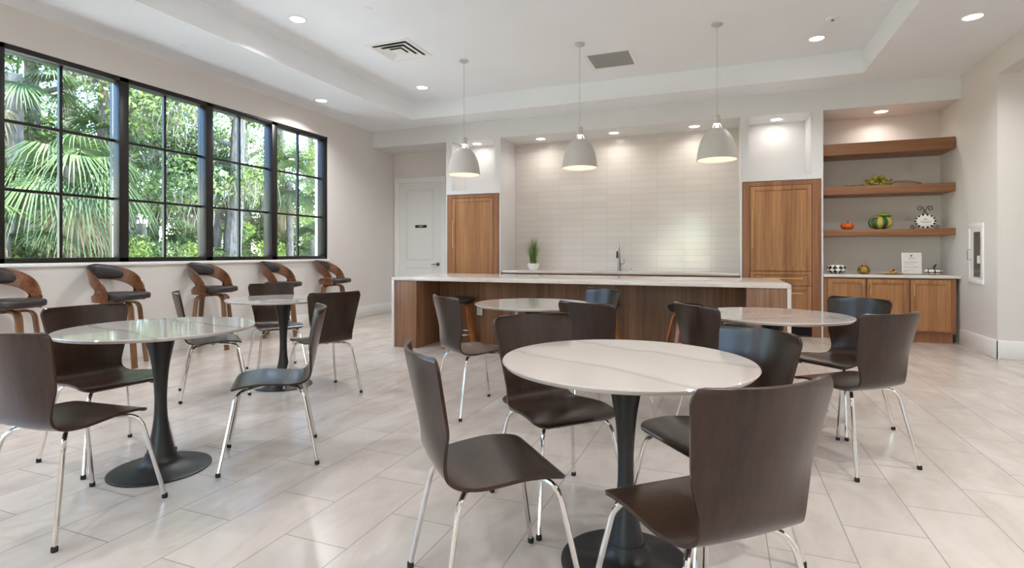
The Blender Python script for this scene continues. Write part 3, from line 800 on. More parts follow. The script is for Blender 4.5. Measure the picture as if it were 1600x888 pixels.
# ------------------------------------------------------------------ stools
def bent_legs(r, z_top, foot, mat, name='leg', wdt=.042, th=.02, start=.05, kr=.11, a0=PI / 4):
    for k in range(4):
        a = a0 + k * PI / 2; dx, dy = math.cos(a), math.sin(a)
        f = foot * math.sqrt(2)
        p0_, p1, p2 = np.array([start * .3, z_top]), np.array([kr, z_top]), np.array([f, .0])
        u = p1 + (p2 - p1) / np.linalg.norm(p2 - p1) * .09; v_ = p1 - np.array([.075, 0])
        pts = [p0_] + [(1 - t) ** 2 * v_ + 2 * t * (1 - t) * p1 + t * t * u for t in np.linspace(0, 1, 8)] + [p2]
        off = (k % 2) * .004
        b = MB().ribbon([(q[0] * dx, q[0] * dy, q[1] - (off if q[1] > z_top - .01 else 0)) for q in pts], (-dy, dx, 0), wdt, th)
        b.build(name, mat, r)
def make_wall_stool():
    """front is +y; origin on the floor"""
    r = empty('bar_stool')
    # cushion
    seat = MB(); n = 48; hw = .205
    def outline(s):
        pts = []
        for k in range(n):
            a = 2 * PI * k / n; c, s_ = math.cos(a), math.sin(a); e = 3.2 if s_ > 0 else 2.2
            rr = (abs(c) ** e + abs(s_) ** e) ** (-1 / e)
            pts.append((rr * c * hw * s, rr * s_ * (.268 if s_ > 0 else .2) * s))
        return pts
    rings = []
    for s, z in ((.05, .688), (.94, .688), (.985, .694), (1, .712), (.995, .734), (.96, .747), (.88, .751), (.5, .753), (.05, .753)):
        rings.append([(x, y, z) for x, y in outline(s)])
    V = seat.grid(rings, close_v=True); seat.bm.faces.new(V[0][::-1]); seat.bm.faces.new(V[-1])
    seat.build('seat_cushion', M['leather'], r, 60)
    # bent shell
    PH, ph0, z0 = R(106), R(12), .662
    phs = sorted(set([round(x, 4) for x in list(np.linspace(-PH, PH, 45)) + [s * (R(74) - d) for s in (-1, 1) for d in (0, .01, .03, .06, .1)]]))
    ph_h = R(74)
    def zu(a):
        a = abs(a)
        if a <= ph0: return 1.035 - .006 * (a / ph0) ** 2
        t = (a - ph0) / (PH - ph0); return .735 + .294 * max(0, 1 - t ** 2.0) ** .62
    def rad(a, z):
        h = (z - z0) / .37
        back = .5 + .5 * math.cos(a)
        return .224 + (.045 * h * h) * back + .012 * h
    def pt(a, z, off=0):
        q = rad(a, z) + off
        return (q * math.sin(a) * 1.04, -q * math.cos(a) * 1.10 + .028, z)
    shell = MB(); th = .013
    def hole(a):
        if abs(a) >= ph_h: return .77, .77
        k = (1 - (abs(a) / ph_h) ** 5) ** .5; dr = .05 * (abs(a) / ph_h) ** 2
        return .79 - .02 * (a / ph_h) ** 2 - .066 * k, .79 - .02 * (a / ph_h) ** 2 + (.095 - dr) * k
    cols_o, cols_i = [], []
    def strip(zs_fn, rows):
        O = [[pt(a, z, 0) for z in zs_fn(a)] for a in phs]; I = [[pt(a, z, -th) for z in zs_fn(a)] for a in phs]
        return O, I
    def low(a):
        b0 = hole(a)[0]; return [z0 + (b0 - z0) * t for t in np.linspace(0, 1, 5)]
    def up(a):
        b1 = hole(a)[1]; return [b1 + (zu(a) - b1) * t for t in np.linspace(0, 1, 8)]
    # single closed skins, joined by merge
    Lo, Li = strip(low, 5); Uo, Ui = strip(up, 8)
    for X in (Lo, Uo): shell.grid(X)
    for X in (Li, Ui): shell.grid(X)
    def rim(A, B): shell.grid([A, B])
    for Xo, Xi in ((Lo, Li), (Uo, Ui)):
        rim([c[0] for c in Xo], [c[0] for c in Xi]); rim([c[-1] for c in Xo], [c[-1] for c in Xi]); rim(Xo[0], Xi[0]); rim(Xo[-1], Xi[-1])
    bmesh.ops.remove_doubles(shell.bm, verts=shell.bm.verts, dist=.0004)
    shell.build('backrest', M['stool_wood'], r, 40)
    # back pad
    pad = MB(); aa = np.linspace(-R(52), R(52), 25); rows = []
    for a in aa:
        e = math.sqrt(max(0, 1 - (abs(a) / R(52)) ** 2.6)); b1, u1 = hole(a)[1], zu(a)
        zc, hh = (b1 + u1) / 2 + .004, (u1 - b1) / 2 * (.12 + .9 * e)
        row = []
        for t in np.linspace(0, 2 * PI, 17)[:-1]:
            z = zc + hh * math.sin(t) * (abs(math.sin(t)) ** -.25 if abs(math.sin(t)) > .01 else 1); d = -.014 - .02 * e * max(0, math.cos(t)) + .004 * (math.cos(t) < 0)
            row.append(pt(a, min(z, u1 + .012), d))
        rows.append(row)
    V = pad.grid(rows, close_v=True); pad.bm.faces.new(V[0][::-1]); pad.bm.faces.new(V[-1])
    pad.build('back_pad', M['leather'], r, 60)
    MB().lathe([(.0005, .688), (.10, .688), (.10, .672), (.045, .668), (.045, .655), (.0005, .655)], 28).build('swivel_plate', M['black_metal'], r)
    MB().box(-.15, .15, -.15, .17, .674, .687, .004).build('seat_board', M['stool_wood'], r)
    bent_legs(r, .648, .190, M['stool_leg_wood'], wdt=.052, th=.022, kr=.195, a0=R(73))
    b = MB(); rr = .172; b.tube([(rr * math.cos(2 * PI * k / 40), rr * math.sin(2 * PI * k / 40), .30) for k in range(40)], .008, 8, close=True); b.build('foot_ring', M['chrome'], r)
    return r
st0 = make_wall_stool()
st = [(-5.735, 2.73, -76, 'bentwood bar stool cut by the left edge of the photo, under the window'), (-5.725, 3.65, -77, 'bentwood bar stool behind the near left table, second from the left under the window'),
      (-5.735, 4.74, -79, 'bentwood bar stool in the middle of the five under the window'), (-5.735, 5.82, -77, 'bentwood bar stool behind the far left table, fourth under the window'),
      (-5.735, 6.9, -74, 'bentwood bar stool furthest from us, under the right end of the window')]
for i, (x, y, a, lab) in enumerate(st):
    o = st0 if i == 0 else copy_tree(st0); o.location = (x, y, 0); o.rotation_euler = (0, 0, R(a)); tag(o, lab, 'bar stool', 'bentwood stools under the window')

def make_round_stool():
    r = empty('counter_stool')
    MB().lathe([(.0005, .556), (.178, .556), (.189, .566), (.191, .585), (.18, .602), (.15, .609), (.0005, .611)], 40).build('seat_cushion', M['leather'], r, 60)
    MB().lathe([(.0005, .555), (.165, .555), (.165, .538), (.0005, .538)], 32).build('seat_board', M['black_metal'], r)
    bent_legs(r, .525, .19, M['stool_oak'], wdt=.04, th=.022, kr=.13)
    b = MB(); rr = .205; b.tube([(rr * math.cos(2 * PI * k / 40), rr * math.sin(2 * PI * k / 40), .17) for k in range(40)], .009, 8, close=True); b.build('foot_ring', M['chrome'], r)
    return r
rs0 = make_round_stool()
for i, (x, lab) in enumerate(((-3.02, 'backless round stool behind the grey-backed chair, left end of the island'), (-2.15, 'backless round stool half hidden behind the middle marble table'), (-1.25, 'backless round stool behind the green-lit chair at the island'), (-.356, 'backless round stool behind the chair left of the far right table'))):
    o = rs0 if i == 0 else copy_tree(rs0); o.location = (x, 5.95, 0); o.rotation_euler = (0, 0, R((22, 22, 22, 22)[i])); tag(o, lab, 'stool', 'backless stools at the island')

# ------------------------------------------------------------------ things on counters and shelves
def faucet():
    r = empty('kitchen_faucet', (-1.575, 8.86, .86)); tag(r, 'tall dark pull-down kitchen faucet on the back counter', 'faucet')
    MB().lathe([(.0005, 0), (.03, 0), (.029, .02), (.022, .14), (.014, .22), (.0115, .30)], 20).build('body', M['nickel'], r)
    arc = [(0, -.085 + .085 * math.cos(a), .30 + .135 * math.sin(a) * 1.05) for a in np.linspace(0, PI * .95, 14)]
    MB().tube([(0, 0, .28)] + arc, .0115, 12).build('spout', M['chrome'], r)
    e = arc[-1]; MB().tube([e, (e[0], e[1] - .004, e[2] - .05), (e[0], e[1] - .006, e[2] - .11)], [.014, .017, .019], 14).build('spray_head', M['black_metal'], r)
    MB().tube([(0, 0, .115), (.06, 0, .115)], .009, 10).tube([(.06, 0, .115), (.075, 0, .13), (.078, 0, .195)], .0065, 10).build('lever', M['nickel'], r)
faucet()
so_ = empty('soap_dispenser', (-1.385, 8.86, .86)); tag(so_, 'small low chrome fitting beside the kitchen faucet', 'soap dispenser')
MB().lathe([(.0005, 0), (.026, 0), (.024, .01), (.014, .016), (.012, .035), (.0005, .037)], 18).build('base', M['chrome'], so_)
MB().tube([(0, 0, .034), (0, -.03, .040), (0, -.045, .034)], .006, 8).build('nozzle', M['nickel'], so_)

gp = empty('potted_grass', (-3.03, 8.76, .86)); tag(gp, 'green ornamental grass in a white bowl pot on the back counter', 'potted plant')
MB().lathe([(.0005, 0), (.055, 0), (.085, .03), (.10, .075), (.097, .115), (.088, .115), (.086, .09), (.0005, .09)], 32).build('pot', M['white_plastic'], gp)
g = MB()
for k in range(300):
    a = random.uniform(0, 2 * PI); q = random.uniform(0, .05); ln = random.uniform(.30, .52); lean = random.uniform(.03, .46) * (random.random() ** .6)
    x, y = q * math.cos(a), q * math.sin(a); ca, sa = math.cos(a), math.sin(a); wv = random.uniform(.003, .0052)
    pts = [(x + ca * lean * ln * t ** 2 * 1.4, y + sa * lean * ln * t ** 2 * 1.4, .085 + ln * (t - .28 * lean * t * t * 2)) for t in (0, .35, .7, 1)]
    px_, py_ = -sa * wv, ca * wv; vs = []
    for i, p in enumerate(pts):
        f_ = 1 - i / 3.2; vs.append((g.bm.verts.new((p[0] - px_ * f_, p[1] - py_ * f_, p[2])), g.bm.verts.new((p[0] + px_ * f_, p[1] + py_ * f_, p[2]))))
    for i in range(3): g.bm.faces.new([vs[i][0], vs[i][1], vs[i + 1][1], vs[i + 1][0]])
g.build('grass_blades', leafmat('grass_blades', [(0, srgb(60, 90, 35)), (.6, srgb(110, 145, 65)), (1, srgb(165, 185, 110))]), gp, recalc=False)

def pumpkin(nm, r_, h_, ribs=10, dip=.12, n=60, m=18):
    b = MB(); rows = []
    for i in range(m + 1):
        v = PI * i / m; row = []
        for k in range(n):
            a = 2 * PI * k / n; rb = 1 - dip * (1 - abs(math.cos(a * ribs / 2))) * 1.0 * math.sin(v)
            q = r_ * (math.sin(v) ** .8) * rb
            z = h_ / 2 - h_ / 2 * math.cos(v) - (.16 * h_ * math.exp(-(q / (r_ * .35)) ** 2) * (1 if v > PI / 2 else 0))
            row.append((q * math.cos(a), q * math.sin(a), z))
        rows.append(row)
    b.grid(rows, close_v=True); return b
def check_mat(name, c1, c2, ribs, zs, off=0):
    m = NM(name); m.set(rough=.2)
    t = m.n('ShaderNodeTexCoord'); sp = m.n('ShaderNodeSeparateXYZ'); m.l(t.outputs['Object'], sp.inputs[0])
    at = m.n('ShaderNodeMath', operation='ARCTAN2'); m.l(sp.outputs['Y'], at.inputs[0]); m.l(sp.outputs['X'], at.inputs[1])
    sc = m.n('ShaderNodeMath', operation='MULTIPLY_ADD'); sc.inputs[1].default_value = ribs / (2 * PI); sc.inputs[2].default_value = 20.0 + off; m.l(at.outputs[0], sc.inputs[0])
    zc = m.n('ShaderNodeMath', operation='MULTIPLY_ADD'); zc.inputs[1].default_value = zs; zc.inputs[2].default_value = 10.05; m.l(sp.outputs['Z'], zc.inputs[0])
    # rotated 45 degrees: diamonds
    a1 = m.n('ShaderNodeMath', operation='ADD'); m.l(sc.outputs[0], a1.inputs[0]); m.l(zc.outputs[0], a1.inputs[1])
    a2 = m.n('ShaderNodeMath', operation='SUBTRACT'); m.l(sc.outputs[0], a2.inputs[0]); m.l(zc.outputs[0], a2.inputs[1])
    f = []
    for a in (a1, a2):
        fl = m.n('ShaderNodeMath', operation='FLOOR'); m.l(a.outputs[0], fl.inputs[0]); f.append(fl)
    ad = m.n('ShaderNodeMath', operation='ADD'); m.l(f[0].outputs[0], ad.inputs[0]); m.l(f[1].outputs[0], ad.inputs[1])
    md = m.n('ShaderNodeMath', operation='FLOORED_MODULO'); md.inputs[1].default_value = 2; m.l(ad.outputs[0], md.inputs[0])
    gt = m.n('ShaderNodeMath', operation='GREATER_THAN'); gt.inputs[1].default_value = .5; m.l(md.outputs[0], gt.inputs[0])
    mx = m.n('ShaderNodeMix', data_type='RGBA'); m.l(gt.outputs[0], mx.inputs[0]); mx.inputs[6].default_value = srgb(c1); mx.inputs[7].default_value = srgb(c2)
    m.l(mx.outputs[2], m.b.inputs['Base Color']); return m.m
CZ = .865
def pk(label, x, y, z, r_, h_, mat, stem_mat, stem_h, ribs=8, dip=.1, nm='decorative_pumpkin', lean=(.3, 0), sr=.012):
    r = empty(nm, (x, y, z)); tag(r, label, 'pumpkin')
    pumpkin('x', r_, h_, ribs, dip).build('body', mat, r, 180)
    MB().tube([(0, 0, h_ * .86), (lean[0] * stem_h * .3, 0, h_ * .86 + stem_h * .5), (lean[0] * stem_h, lean[1], h_ * .86 + stem_h)], [sr * 1.4, sr, sr * .9], 10).build('stem', stem_mat, r)
    return r
pk('black and white checked pumpkin with a gold stem, left on the alcove counter', 1.467, 8.56, CZ, .120, .135, check_mat('check_glaze', (238, 236, 230), (18, 17, 16), 10, 17), M['brass'], .055, 10, .08)
gm = NM('gold_leaf_glaze'); gm.set(rough=.3, metal=.5)
gm.l(ramp(gm, noise(gm, coords(gm, 'Object'), 40, 4), [(.35, srgb(90, 70, 30)), (.6, srgb(190, 150, 70))]), gm.b.inputs['Base Color'])
r = empty('decorative_gourd', (1.79, 8.56, CZ)); tag(r, 'small gold pear-shaped gourd on the alcove counter', 'gourd')
MB().lathe([tuple(p) for p in catmull([(.0008, .002), (.035, .002), (.074, .03), (.077, .062), (.060, .096), (.030, .120), (.020, .140), (.0008, .146)], 5)], 28).build('body', gm.m, r, 180)
MB().tube([(0, 0, .14), (.006, 0, .168), (.02, 0, .182)], [.006, .004, .005], 8).build('stem', M['brass'], r)
# plate with gilded leaf ornament
r = empty('serving_plate', (2.09, 8.58, CZ)); tag(r, 'shallow gold-rimmed plate holding a gilded ornament, on the alcove counter', 'plate')
pm = plain('cream_glaze', (228, 208, 166), .35)
MB().lathe([(.0005, 0), (.06, 0), (.075, .006), (.155, .020), (.162, .024), (.15, .023), (.07, .010), (.0005, .008)], 40).build('dish', pm, r)
r2 = empty('gilded_leaf_ornament', (2.135, 8.57, CZ + .0095)); tag(r2, 'small gilded leafy ornament lying on the plate', 'ornament')
lm_ = plain('gilt', (210, 160, 80), .35, .3)
b = MB()
for k in range(9):
    a = k * 2 * PI / 9; q = .03 + .008 * (k % 2)
    b.ball((q * math.cos(a), q * math.sin(a), .016 + .01 * (k % 3)), .022, (1, .8, .6), 10, 7)
b.build('leaves', lm_, r2); MB().ball((0, 0, .045), .02, (1, 1, .8), 12, 8).build('bud', plain('dark_gilt', (110, 70, 30), .4), r2)
# notice in an acrylic stand
r = empty('notice_sheet', (2.345, 8.60, CZ)); tag(r, 'white printed notice standing upright in a clear holder on the alcove counter', 'notice', None)
Mx = Matrix.Rotation(R(-6), 4, 'X')
MB().box(-.112, .112, -.002, .0, .008, .292, mat=Mx).build('paper', plain('paper', (226, 220, 215), .7), r)
MB().box(-.118, .118, .001, .005, .0, .298, mat=Mx).box(-.118, .118, -.03, .06, 0, .004).build('holder', M['glass'], r)
pr = plain('print_grey', (130, 122, 120), .8); b = MB()
for z, a, c in ((.222, -.045, .06), (.215, -.03, .03), (.196, -.035, .05), (.168, -.085, .08), (.155, -.085, .06), (.135, -.08, .02), (.105, -.085, .085), (.09, -.085, .07), (.055, -.085, .03), (.04, -.09, -.05)):
    b.box(a, c, -.0028, -.0021, z, z + .0035, mat=Mx)
b.build('print_lines', pr, r)
b = MB(); b.ball((0, -.0025, .252), .013, (1, .08, 1), 16, 8); o = b.build('emblem', plain('emblem_grey', (92, 88, 90), .7), r); o.rotation_euler = (R(-6), 0, 0)
# plaid pumpkin
def plaid():
    m = NM('plaid_glaze'); m.set(rough=.3)
    t = m.n('ShaderNodeTexCoord'); sp = m.n('ShaderNodeSeparateXYZ'); m.l(t.outputs['Object'], sp.inputs[0])
    at = m.n('ShaderNodeMath', operation='ARCTAN2'); m.l(sp.outputs['Y'], at.inputs[0]); m.l(sp.outputs['X'], at.inputs[1])
    outs = []
    for src, k, wdt in ((at.outputs[0], 8 / (2 * PI), .2), (sp.outputs['Z'], 24, .3)):
        a = m.n('ShaderNodeMath', operation='MULTIPLY_ADD'); a.inputs[1].default_value = k; a.inputs[2].default_value = 10.3; m.l(src, a.inputs[0])
        fr_ = m.n('ShaderNodeMath', operation='FRACT'); m.l(a.outputs[0], fr_.inputs[0])
        lt = m.n('ShaderNodeMath', operation='LESS_THAN'); lt.inputs[1].default_value = wdt; m.l(fr_.outputs[0], lt.inputs[0]); outs.append(lt)
    mx_ = m.n('ShaderNodeMath', operation='MAXIMUM'); m.l(outs[0].outputs[0], mx_.inputs[0]); m.l(outs[1].outputs[0], mx_.inputs[1])
    mx = m.n('ShaderNodeMix', data_type='RGBA'); m.l(mx_.outputs[0], mx.inputs[0]); mx.inputs[6].default_value = srgb(232, 226, 220); mx.inputs[7].default_value = srgb(60, 44, 40)
    m.l(mx.outputs[2], m.b.inputs['Base Color']); return m.m
pk('small white plaid pumpkin with a black stem, right end of the alcove counter', 2.572, 8.56, CZ, .098, .092, plaid(), M['rubber'], .06, 8, .05, lean=(.45, 0), sr=.009)
S3 = 1.472
pk('small orange pumpkin on the lowest floating shelf', 1.605, 8.60, S3, .085, .105, plain('orange_glaze', (206, 92, 28), .3), plain('brown_stem', (120, 96, 50), .6), .03, 10, .14, sr=.01)
# green squash bowl ornament
def squash_mat():
    m = NM('green_squash_glaze'); m.set(rough=.25)
    t = m.n('ShaderNodeTexCoord'); sp = m.n('ShaderNodeSeparateXYZ'); m.l(t.outputs['Object'], sp.inputs[0])
    at = m.n('ShaderNodeMath', operation='ARCTAN2'); m.l(sp.outputs['Y'], at.inputs[0]); m.l(sp.outputs['X'], at.inputs[1])
    a = m.n('ShaderNodeMath', operation='MULTIPLY'); a.inputs[1].default_value = 6; m.l(at.outputs[0], a.inputs[0])
    s_ = m.n('ShaderNodeMath', operation='SINE'); m.l(a.outputs[0], s_.inputs[0])
    n = m.n('ShaderNodeMath', operation='MULTIPLY_ADD'); n.inputs[1].default_value = .5; n.inputs[2].default_value = .5; m.l(s_.outputs[0], n.inputs[0])
    m.l(ramp(m, n.outputs[0], [(.15, srgb(196, 178, 80)), (.45, srgb(110, 130, 60)), (.8, srgb(52, 86, 58))]), m.b.inputs['Base Color']); return m.m
r = empty('squash_ornament', (2.005, 8.665, S3), R(30)); tag(r, 'large green and yellow striped squash ornament on the lowest shelf', 'ornament')
pumpkin('x', .145, .185, 6, .16).build('body', squash_mat(), r, 180)
b = MB().ball((.055, -.01, .19), .075, (1, .8, .55), 24, 14); b.build('cap', plain('lime_glaze', (140, 165, 40), .22), r)
MB().tube([(.055 + .078 * math.cos(a), -.01 + .062 * math.sin(a), .182) for a in np.linspace(0, 2 * PI, 28)[:-1]], .009, 8, close=True).build('cap_rim', plain('dark_green_glaze', (58, 62, 24), .3), r)
MB().ball((-.055, 0, .165), .052, (1.1, 1, .6), 18, 10).build('lobe', plain('olive_glaze', (132, 124, 52), .3), r)
# scroll sign
r = empty('scroll_sign', (2.495, 8.62, S3)); tag(r, 'oval white sign in a black scrolled wire easel on the lowest shelf', 'sign')
iron = plain('wrought_iron', (40, 28, 24), .5, .3)
def spiral(cx, cz, r0, r1, a0, turns, n=26):
    return [(cx + (r0 + (r1 - r0) * t) * math.cos(a0 + turns * 2 * PI * t), 0, cz + (r0 + (r1 - r0) * t) * math.sin(a0 + turns * 2 * PI * t)) for t in np.linspace(0, 1, n)]
b = MB()
for s in (-1, 1):
    q = spiral(s * .055, .268, .036, .012, 0 if s < 0 else PI, -s * 1.2); b.tube([(s * .0, .004, .225), (s * .008, .004, .245)] + q, .0045, 7)
    b.tube([(0, .004, .235), (s * .028, .004, .19)], .005, 7)
    q = spiral(s * .135, .03, .026, .008, -PI / 2, s * 1.1); b.tube([(s * .075, .004, .055), (s * .105, .004, .012)] + [(x, .004, max(.005, z)) for x, _, z in q], .0045, 7)
    b.tube([(s * .06, .006, .04), (s * .05, .07, .004)], .004, 6)
b.tube([(-.028, .004, .19), (.028, .004, .19)], .005, 7)
b.build('easel', iron, r)
def oval(a, c, y0, y1, cz, k=48, wav=0):
    b = MB(); f1 = [(a * (1 + wav * math.cos(12 * t)) * math.cos(t), y0, cz + c * (1 + wav * math.cos(12 * t)) * math.sin(t)) for t in np.linspace(0, 2 * PI, k + 1)[:-1]]
    V = b.grid([f1, [(x, y1, z) for x, _, z in f1]], close_v=True); b.bm.faces.new(V[0][::-1]); b.bm.faces.new(V[1]); return b
oval(.112, .087, -.012, .002, .102, 96, .03).build('rim', M['white_plastic'], r)
b = MB()
for k in range(14):
    a = 2 * PI * k / 14; b.ball((.108 * math.cos(a), -.012, .102 + .083 * math.sin(a)), .0125, (1, .5, 1), 10, 8)
b.build('rim_pattern', M['rubber'], r)
oval(.09, .066, -.018, -.010, .102).build('face', plain('enamel_white', (236, 233, 228), .15), r)
text_mesh('lettering', 'Be', .04, pr, r, (.0, -.0185, .125), (R(90), 0, 0)); text_mesh('lettering', 'Thankful', .034, pr, r, (0, -.0185, .09), (R(90), 0, 0))
# dried fruit branch on the middle shelf
r = empty('dried_fruit_branch', (1.957, 8.575, 2.06)); tag(r, 'dried branch with a cluster of yellow-green fruits on the middle shelf', 'ornament')
b = MB(); b.tube([(.10, 0, .045), (.2, 0, .05), (.32, 0, .045), (.42, 0, .03), (.49, 0, .014)], [.012, .013, .014, .013, .009], 10)
b.tube([(.10, 0, .045), (0, 0, .03), (-.15, 0, .022), (-.3, 0, .012), (-.42, 0, .009)], [.012, .01, .008, .006, .004], 8)
b.build('branch', plain('dry_stalk', (150, 110, 66), .6), r)
fm = leafmat('dried_fruit', [(0, srgb(110, 92, 30)), (.5, srgb(158, 146, 52)), (1, srgb(196, 178, 72))], .45, 0)
b = MB()
for k in range(100):
    x = random.gauss(0, .075); x = max(-.15, min(.14, x)); y = random.uniform(-.05, .04); hh = .135 * math.cos(x / .16 * 1.15); z = max(.012, random.uniform(.012, max(.03, hh)))
    q = bmesh.ops.create_uvsphere(b.bm, u_segments=8, v_segments=6, radius=.016)
    bmesh.ops.transform(b.bm, matrix=Matrix.Translation((x, y, z)) @ Matrix.Rotation(random.uniform(-1, 1), 4, 'Y') @ Matrix.Rotation(random.uniform(-1, 1), 4, 'Z') @ Matrix.Diagonal((1.7, .9, .8, 1)), verts=q['verts'])
for k in range(26):
    x = -.15 - .27 * k / 26; q = bmesh.ops.create_uvsphere(b.bm, u_segments=6, v_segments=5, radius=.0075)
    bmesh.ops.transform(b.bm, matrix=Matrix.Translation((x, random.uniform(-.02, .02), random.uniform(.008, .024))), verts=q['verts'])
b.build('fruits', fm, r, 180)

# ------------------------------------------------------------------ outside
gr = MB().box(-60, XL - .27, -30, 60, -.35, -.25).build('ground_outside', M['ground']); struct(gr)

def leaves_mesh(name, mat, parent, centers, radii, n, size, flat=.8):
    """n small rhombic leaves scattered in the given balls"""
    centers = np.array(centers, float); radii = np.array(radii, float)
    k = rng.choice(len(centers), n, p=radii ** 2 / (radii ** 2).sum())
    d = rng.normal(size=(n, 3)); d /= np.linalg.norm(d, axis=1, keepdims=True)
    rr = radii[k] * rng.uniform(.15, 1, n) ** .5
    P = centers[k] + d * rr[:, None] * np.array([1, 1, flat])
    a = rng.normal(size=(n, 3)); a /= np.linalg.norm(a, axis=1, keepdims=True)
    b = np.cross(a, rng.normal(size=(n, 3))); b /= np.linalg.norm(b, axis=1, keepdims=True)
    s = size * rng.uniform(.6, 1.3, n)[:, None]
    V = np.stack([P - a * s, P + b * s * .45, P + a * s, P - b * s * .45], 1).reshape(-1, 3)
    me = D.meshes.new(name); me.vertices.add(4 * n); me.vertices.foreach_set('co', V.ravel().astype(np.float32))
    me.loops.add(4 * n); me.loops.foreach_set('vertex_index', np.arange(4 * n, dtype=np.int32))
    me.polygons.add(n); me.polygons.foreach_set('loop_start', np.arange(0, 4 * n, 4, dtype=np.int32))
    try: me.polygons.foreach_set('loop_total', np.full(n, 4, dtype=np.int32))
    except Exception: pass
    me.update(calc_edges=True); me.validate(); me.materials.append(mat)
    o = D.objects.new(name, me); COL.objects.link(o); o.parent = parent
    return o

def at(u, X, v=None):
    """ray through photo column u, met at world plane X"""
    r_ = (u - 800) / 841.4; a = .3725
    dx = r_ * math.cos(a) - math.sin(a); dy = math.cos(a) + r_ * math.sin(a); t = X / dx
    return X, dy * t, (1.15 + (395.8 - v) / 841.4 * t) if v is not None else None, t

def oak(x, y, h, r0, label, crown=2.6, lean=(0, 0), nl=5200, size=.075, mat='leaf_oak', z_first=2.2, moss=True, lowdens=1.0, name='oak_tree'):
    r = empty(name, (x, y, -.25)); tag(r, label, 'tree', 'trees outside the window')
    b = MB(); 
    trunk = [(lean[0] * t * h + .1 * math.sin(3 * t + x), lean[1] * t * h + .1 * math.cos(2.5 * t + y) - .1, t * h) for t in np.linspace(0, .85, 9)]
    b.tube(trunk, list(np.linspace(r0, r0 * .45, 9)), 10)
    cs, rs = [], []; msp = []
    rr = random.Random(int(x * 31 + y * 17))
    for k in range(9):
        z = z_first + (h * .85 - z_first) * k / 8; tt = z / h; bx = np.interp(z, [p[2] for p in trunk], [p[0] for p in trunk]); by = np.interp(z, [p[2] for p in trunk], [p[1] for p in trunk])
        a = rr.uniform(0, 2 * PI); L_ = crown * rr.uniform(.55, 1); e = (bx + L_ * math.cos(a), by + L_ * math.sin(a), z + rr.uniform(.1, .9))
        m1 = ((bx + e[0]) / 2 + rr.uniform(-.2, .2), (by + e[1]) / 2 + rr.uniform(-.2, .2), z + .45 * (e[2] - z) + .2)
        b.tube([(bx, by, z), m1, e], [r0 * .3, r0 * .18, .015], 6)
        for f in (.5, .8, 1.0):
            c = [bx + (e[0] - bx) * f, by + (e[1] - by) * f, z + (e[2] - z) * f + .15]
            cs.append(c); rs.append(rr.uniform(.45, .85) * crown / 2.4)
        msp += [m1, e]
    b.build('trunk', M['bark'], r)
    leaves_mesh('foliage', M[mat], r, cs, rs, int(nl * 2.1), size)
    if moss:
        g = MB()
        for p in msp:
            for k in range(26):
                x0_, y0_ = p[0] + rr.gauss(0, .22), p[1] + rr.gauss(0, .22); ln = rr.uniform(.25, .9); w_ = rr.uniform(.008, .02); a = rr.uniform(0, PI)
                pr_ = None
                for t in np.linspace(0, 1, 4):
                    c = (x0_ + .04 * math.sin(5 * t + k), y0_ + .04 * math.cos(4 * t + k), p[2] - ln * t); ww = w_ * (1 - .8 * t)
                    q = (g.bm.verts.new((c[0] - ww * math.cos(a), c[1] - ww * math.sin(a), c[2])), g.bm.verts.new((c[0] + ww * math.cos(a), c[1] + ww * math.sin(a), c[2])))
                    if pr_: g.bm.faces.new([pr_[0], pr_[1], q[1], q[0]])
                    pr_ = q
        g.build('hanging_moss', M['moss'], r, recalc=False)
    return r

def frond(g, org, az, el, plen, flen, rr, droop=.5, nleaf=42):
    """petiole then a fan of narrow leaflets"""
    d = Vector((math.cos(az) * math.cos(el), math.sin(az) * math.cos(el), math.sin(el)))
    side = Vector((-math.sin(az), math.cos(az), 0)); o = Vector(org)
    pts = [o + d * plen * t - Vector((0, 0, droop * .35 * plen * t * t)) for t in (0, .33, .66, 1)]
    w_ = .014; pv = None
    for p in pts:
        q = (g.bm.verts.new(p - side * w_), g.bm.verts.new(p + side * w_))
        if pv: g.bm.faces.new([pv[0], pv[1], q[1], q[0]])
        pv = q
    c = pts[-1]; fwd = (pts[-1] - pts[-2]).normalized(); nrm = side.cross(fwd).normalized()
    for k in range(nleaf):
        th = (k / (nleaf - 1) - .5) * R(215) + rr.uniform(-.02, .02)
        dd = (fwd * math.cos(th) + side * math.sin(th)).normalized(); L_ = flen * (1 - .25 * abs(th) / 1.9) * rr.uniform(.9, 1.08)
        cr = dd.cross(nrm).normalized(); pv = None; base_fold = nrm * .03 * (1 if k % 2 else -1)
        for t, ww in ((.06, .006), (.45, .017), (.8, .009), (1, .0015)):
            p = c + dd * L_ * t - Vector((0, 0, droop * L_ * (t ** 2.6) * .75)) + base_fold * t * .4
            q = (g.bm.verts.new(p - cr * ww), g.bm.verts.new(p + cr * ww))
            if pv: g.bm.faces.new([pv[0], pv[1], q[1], q[0]])
            pv = q

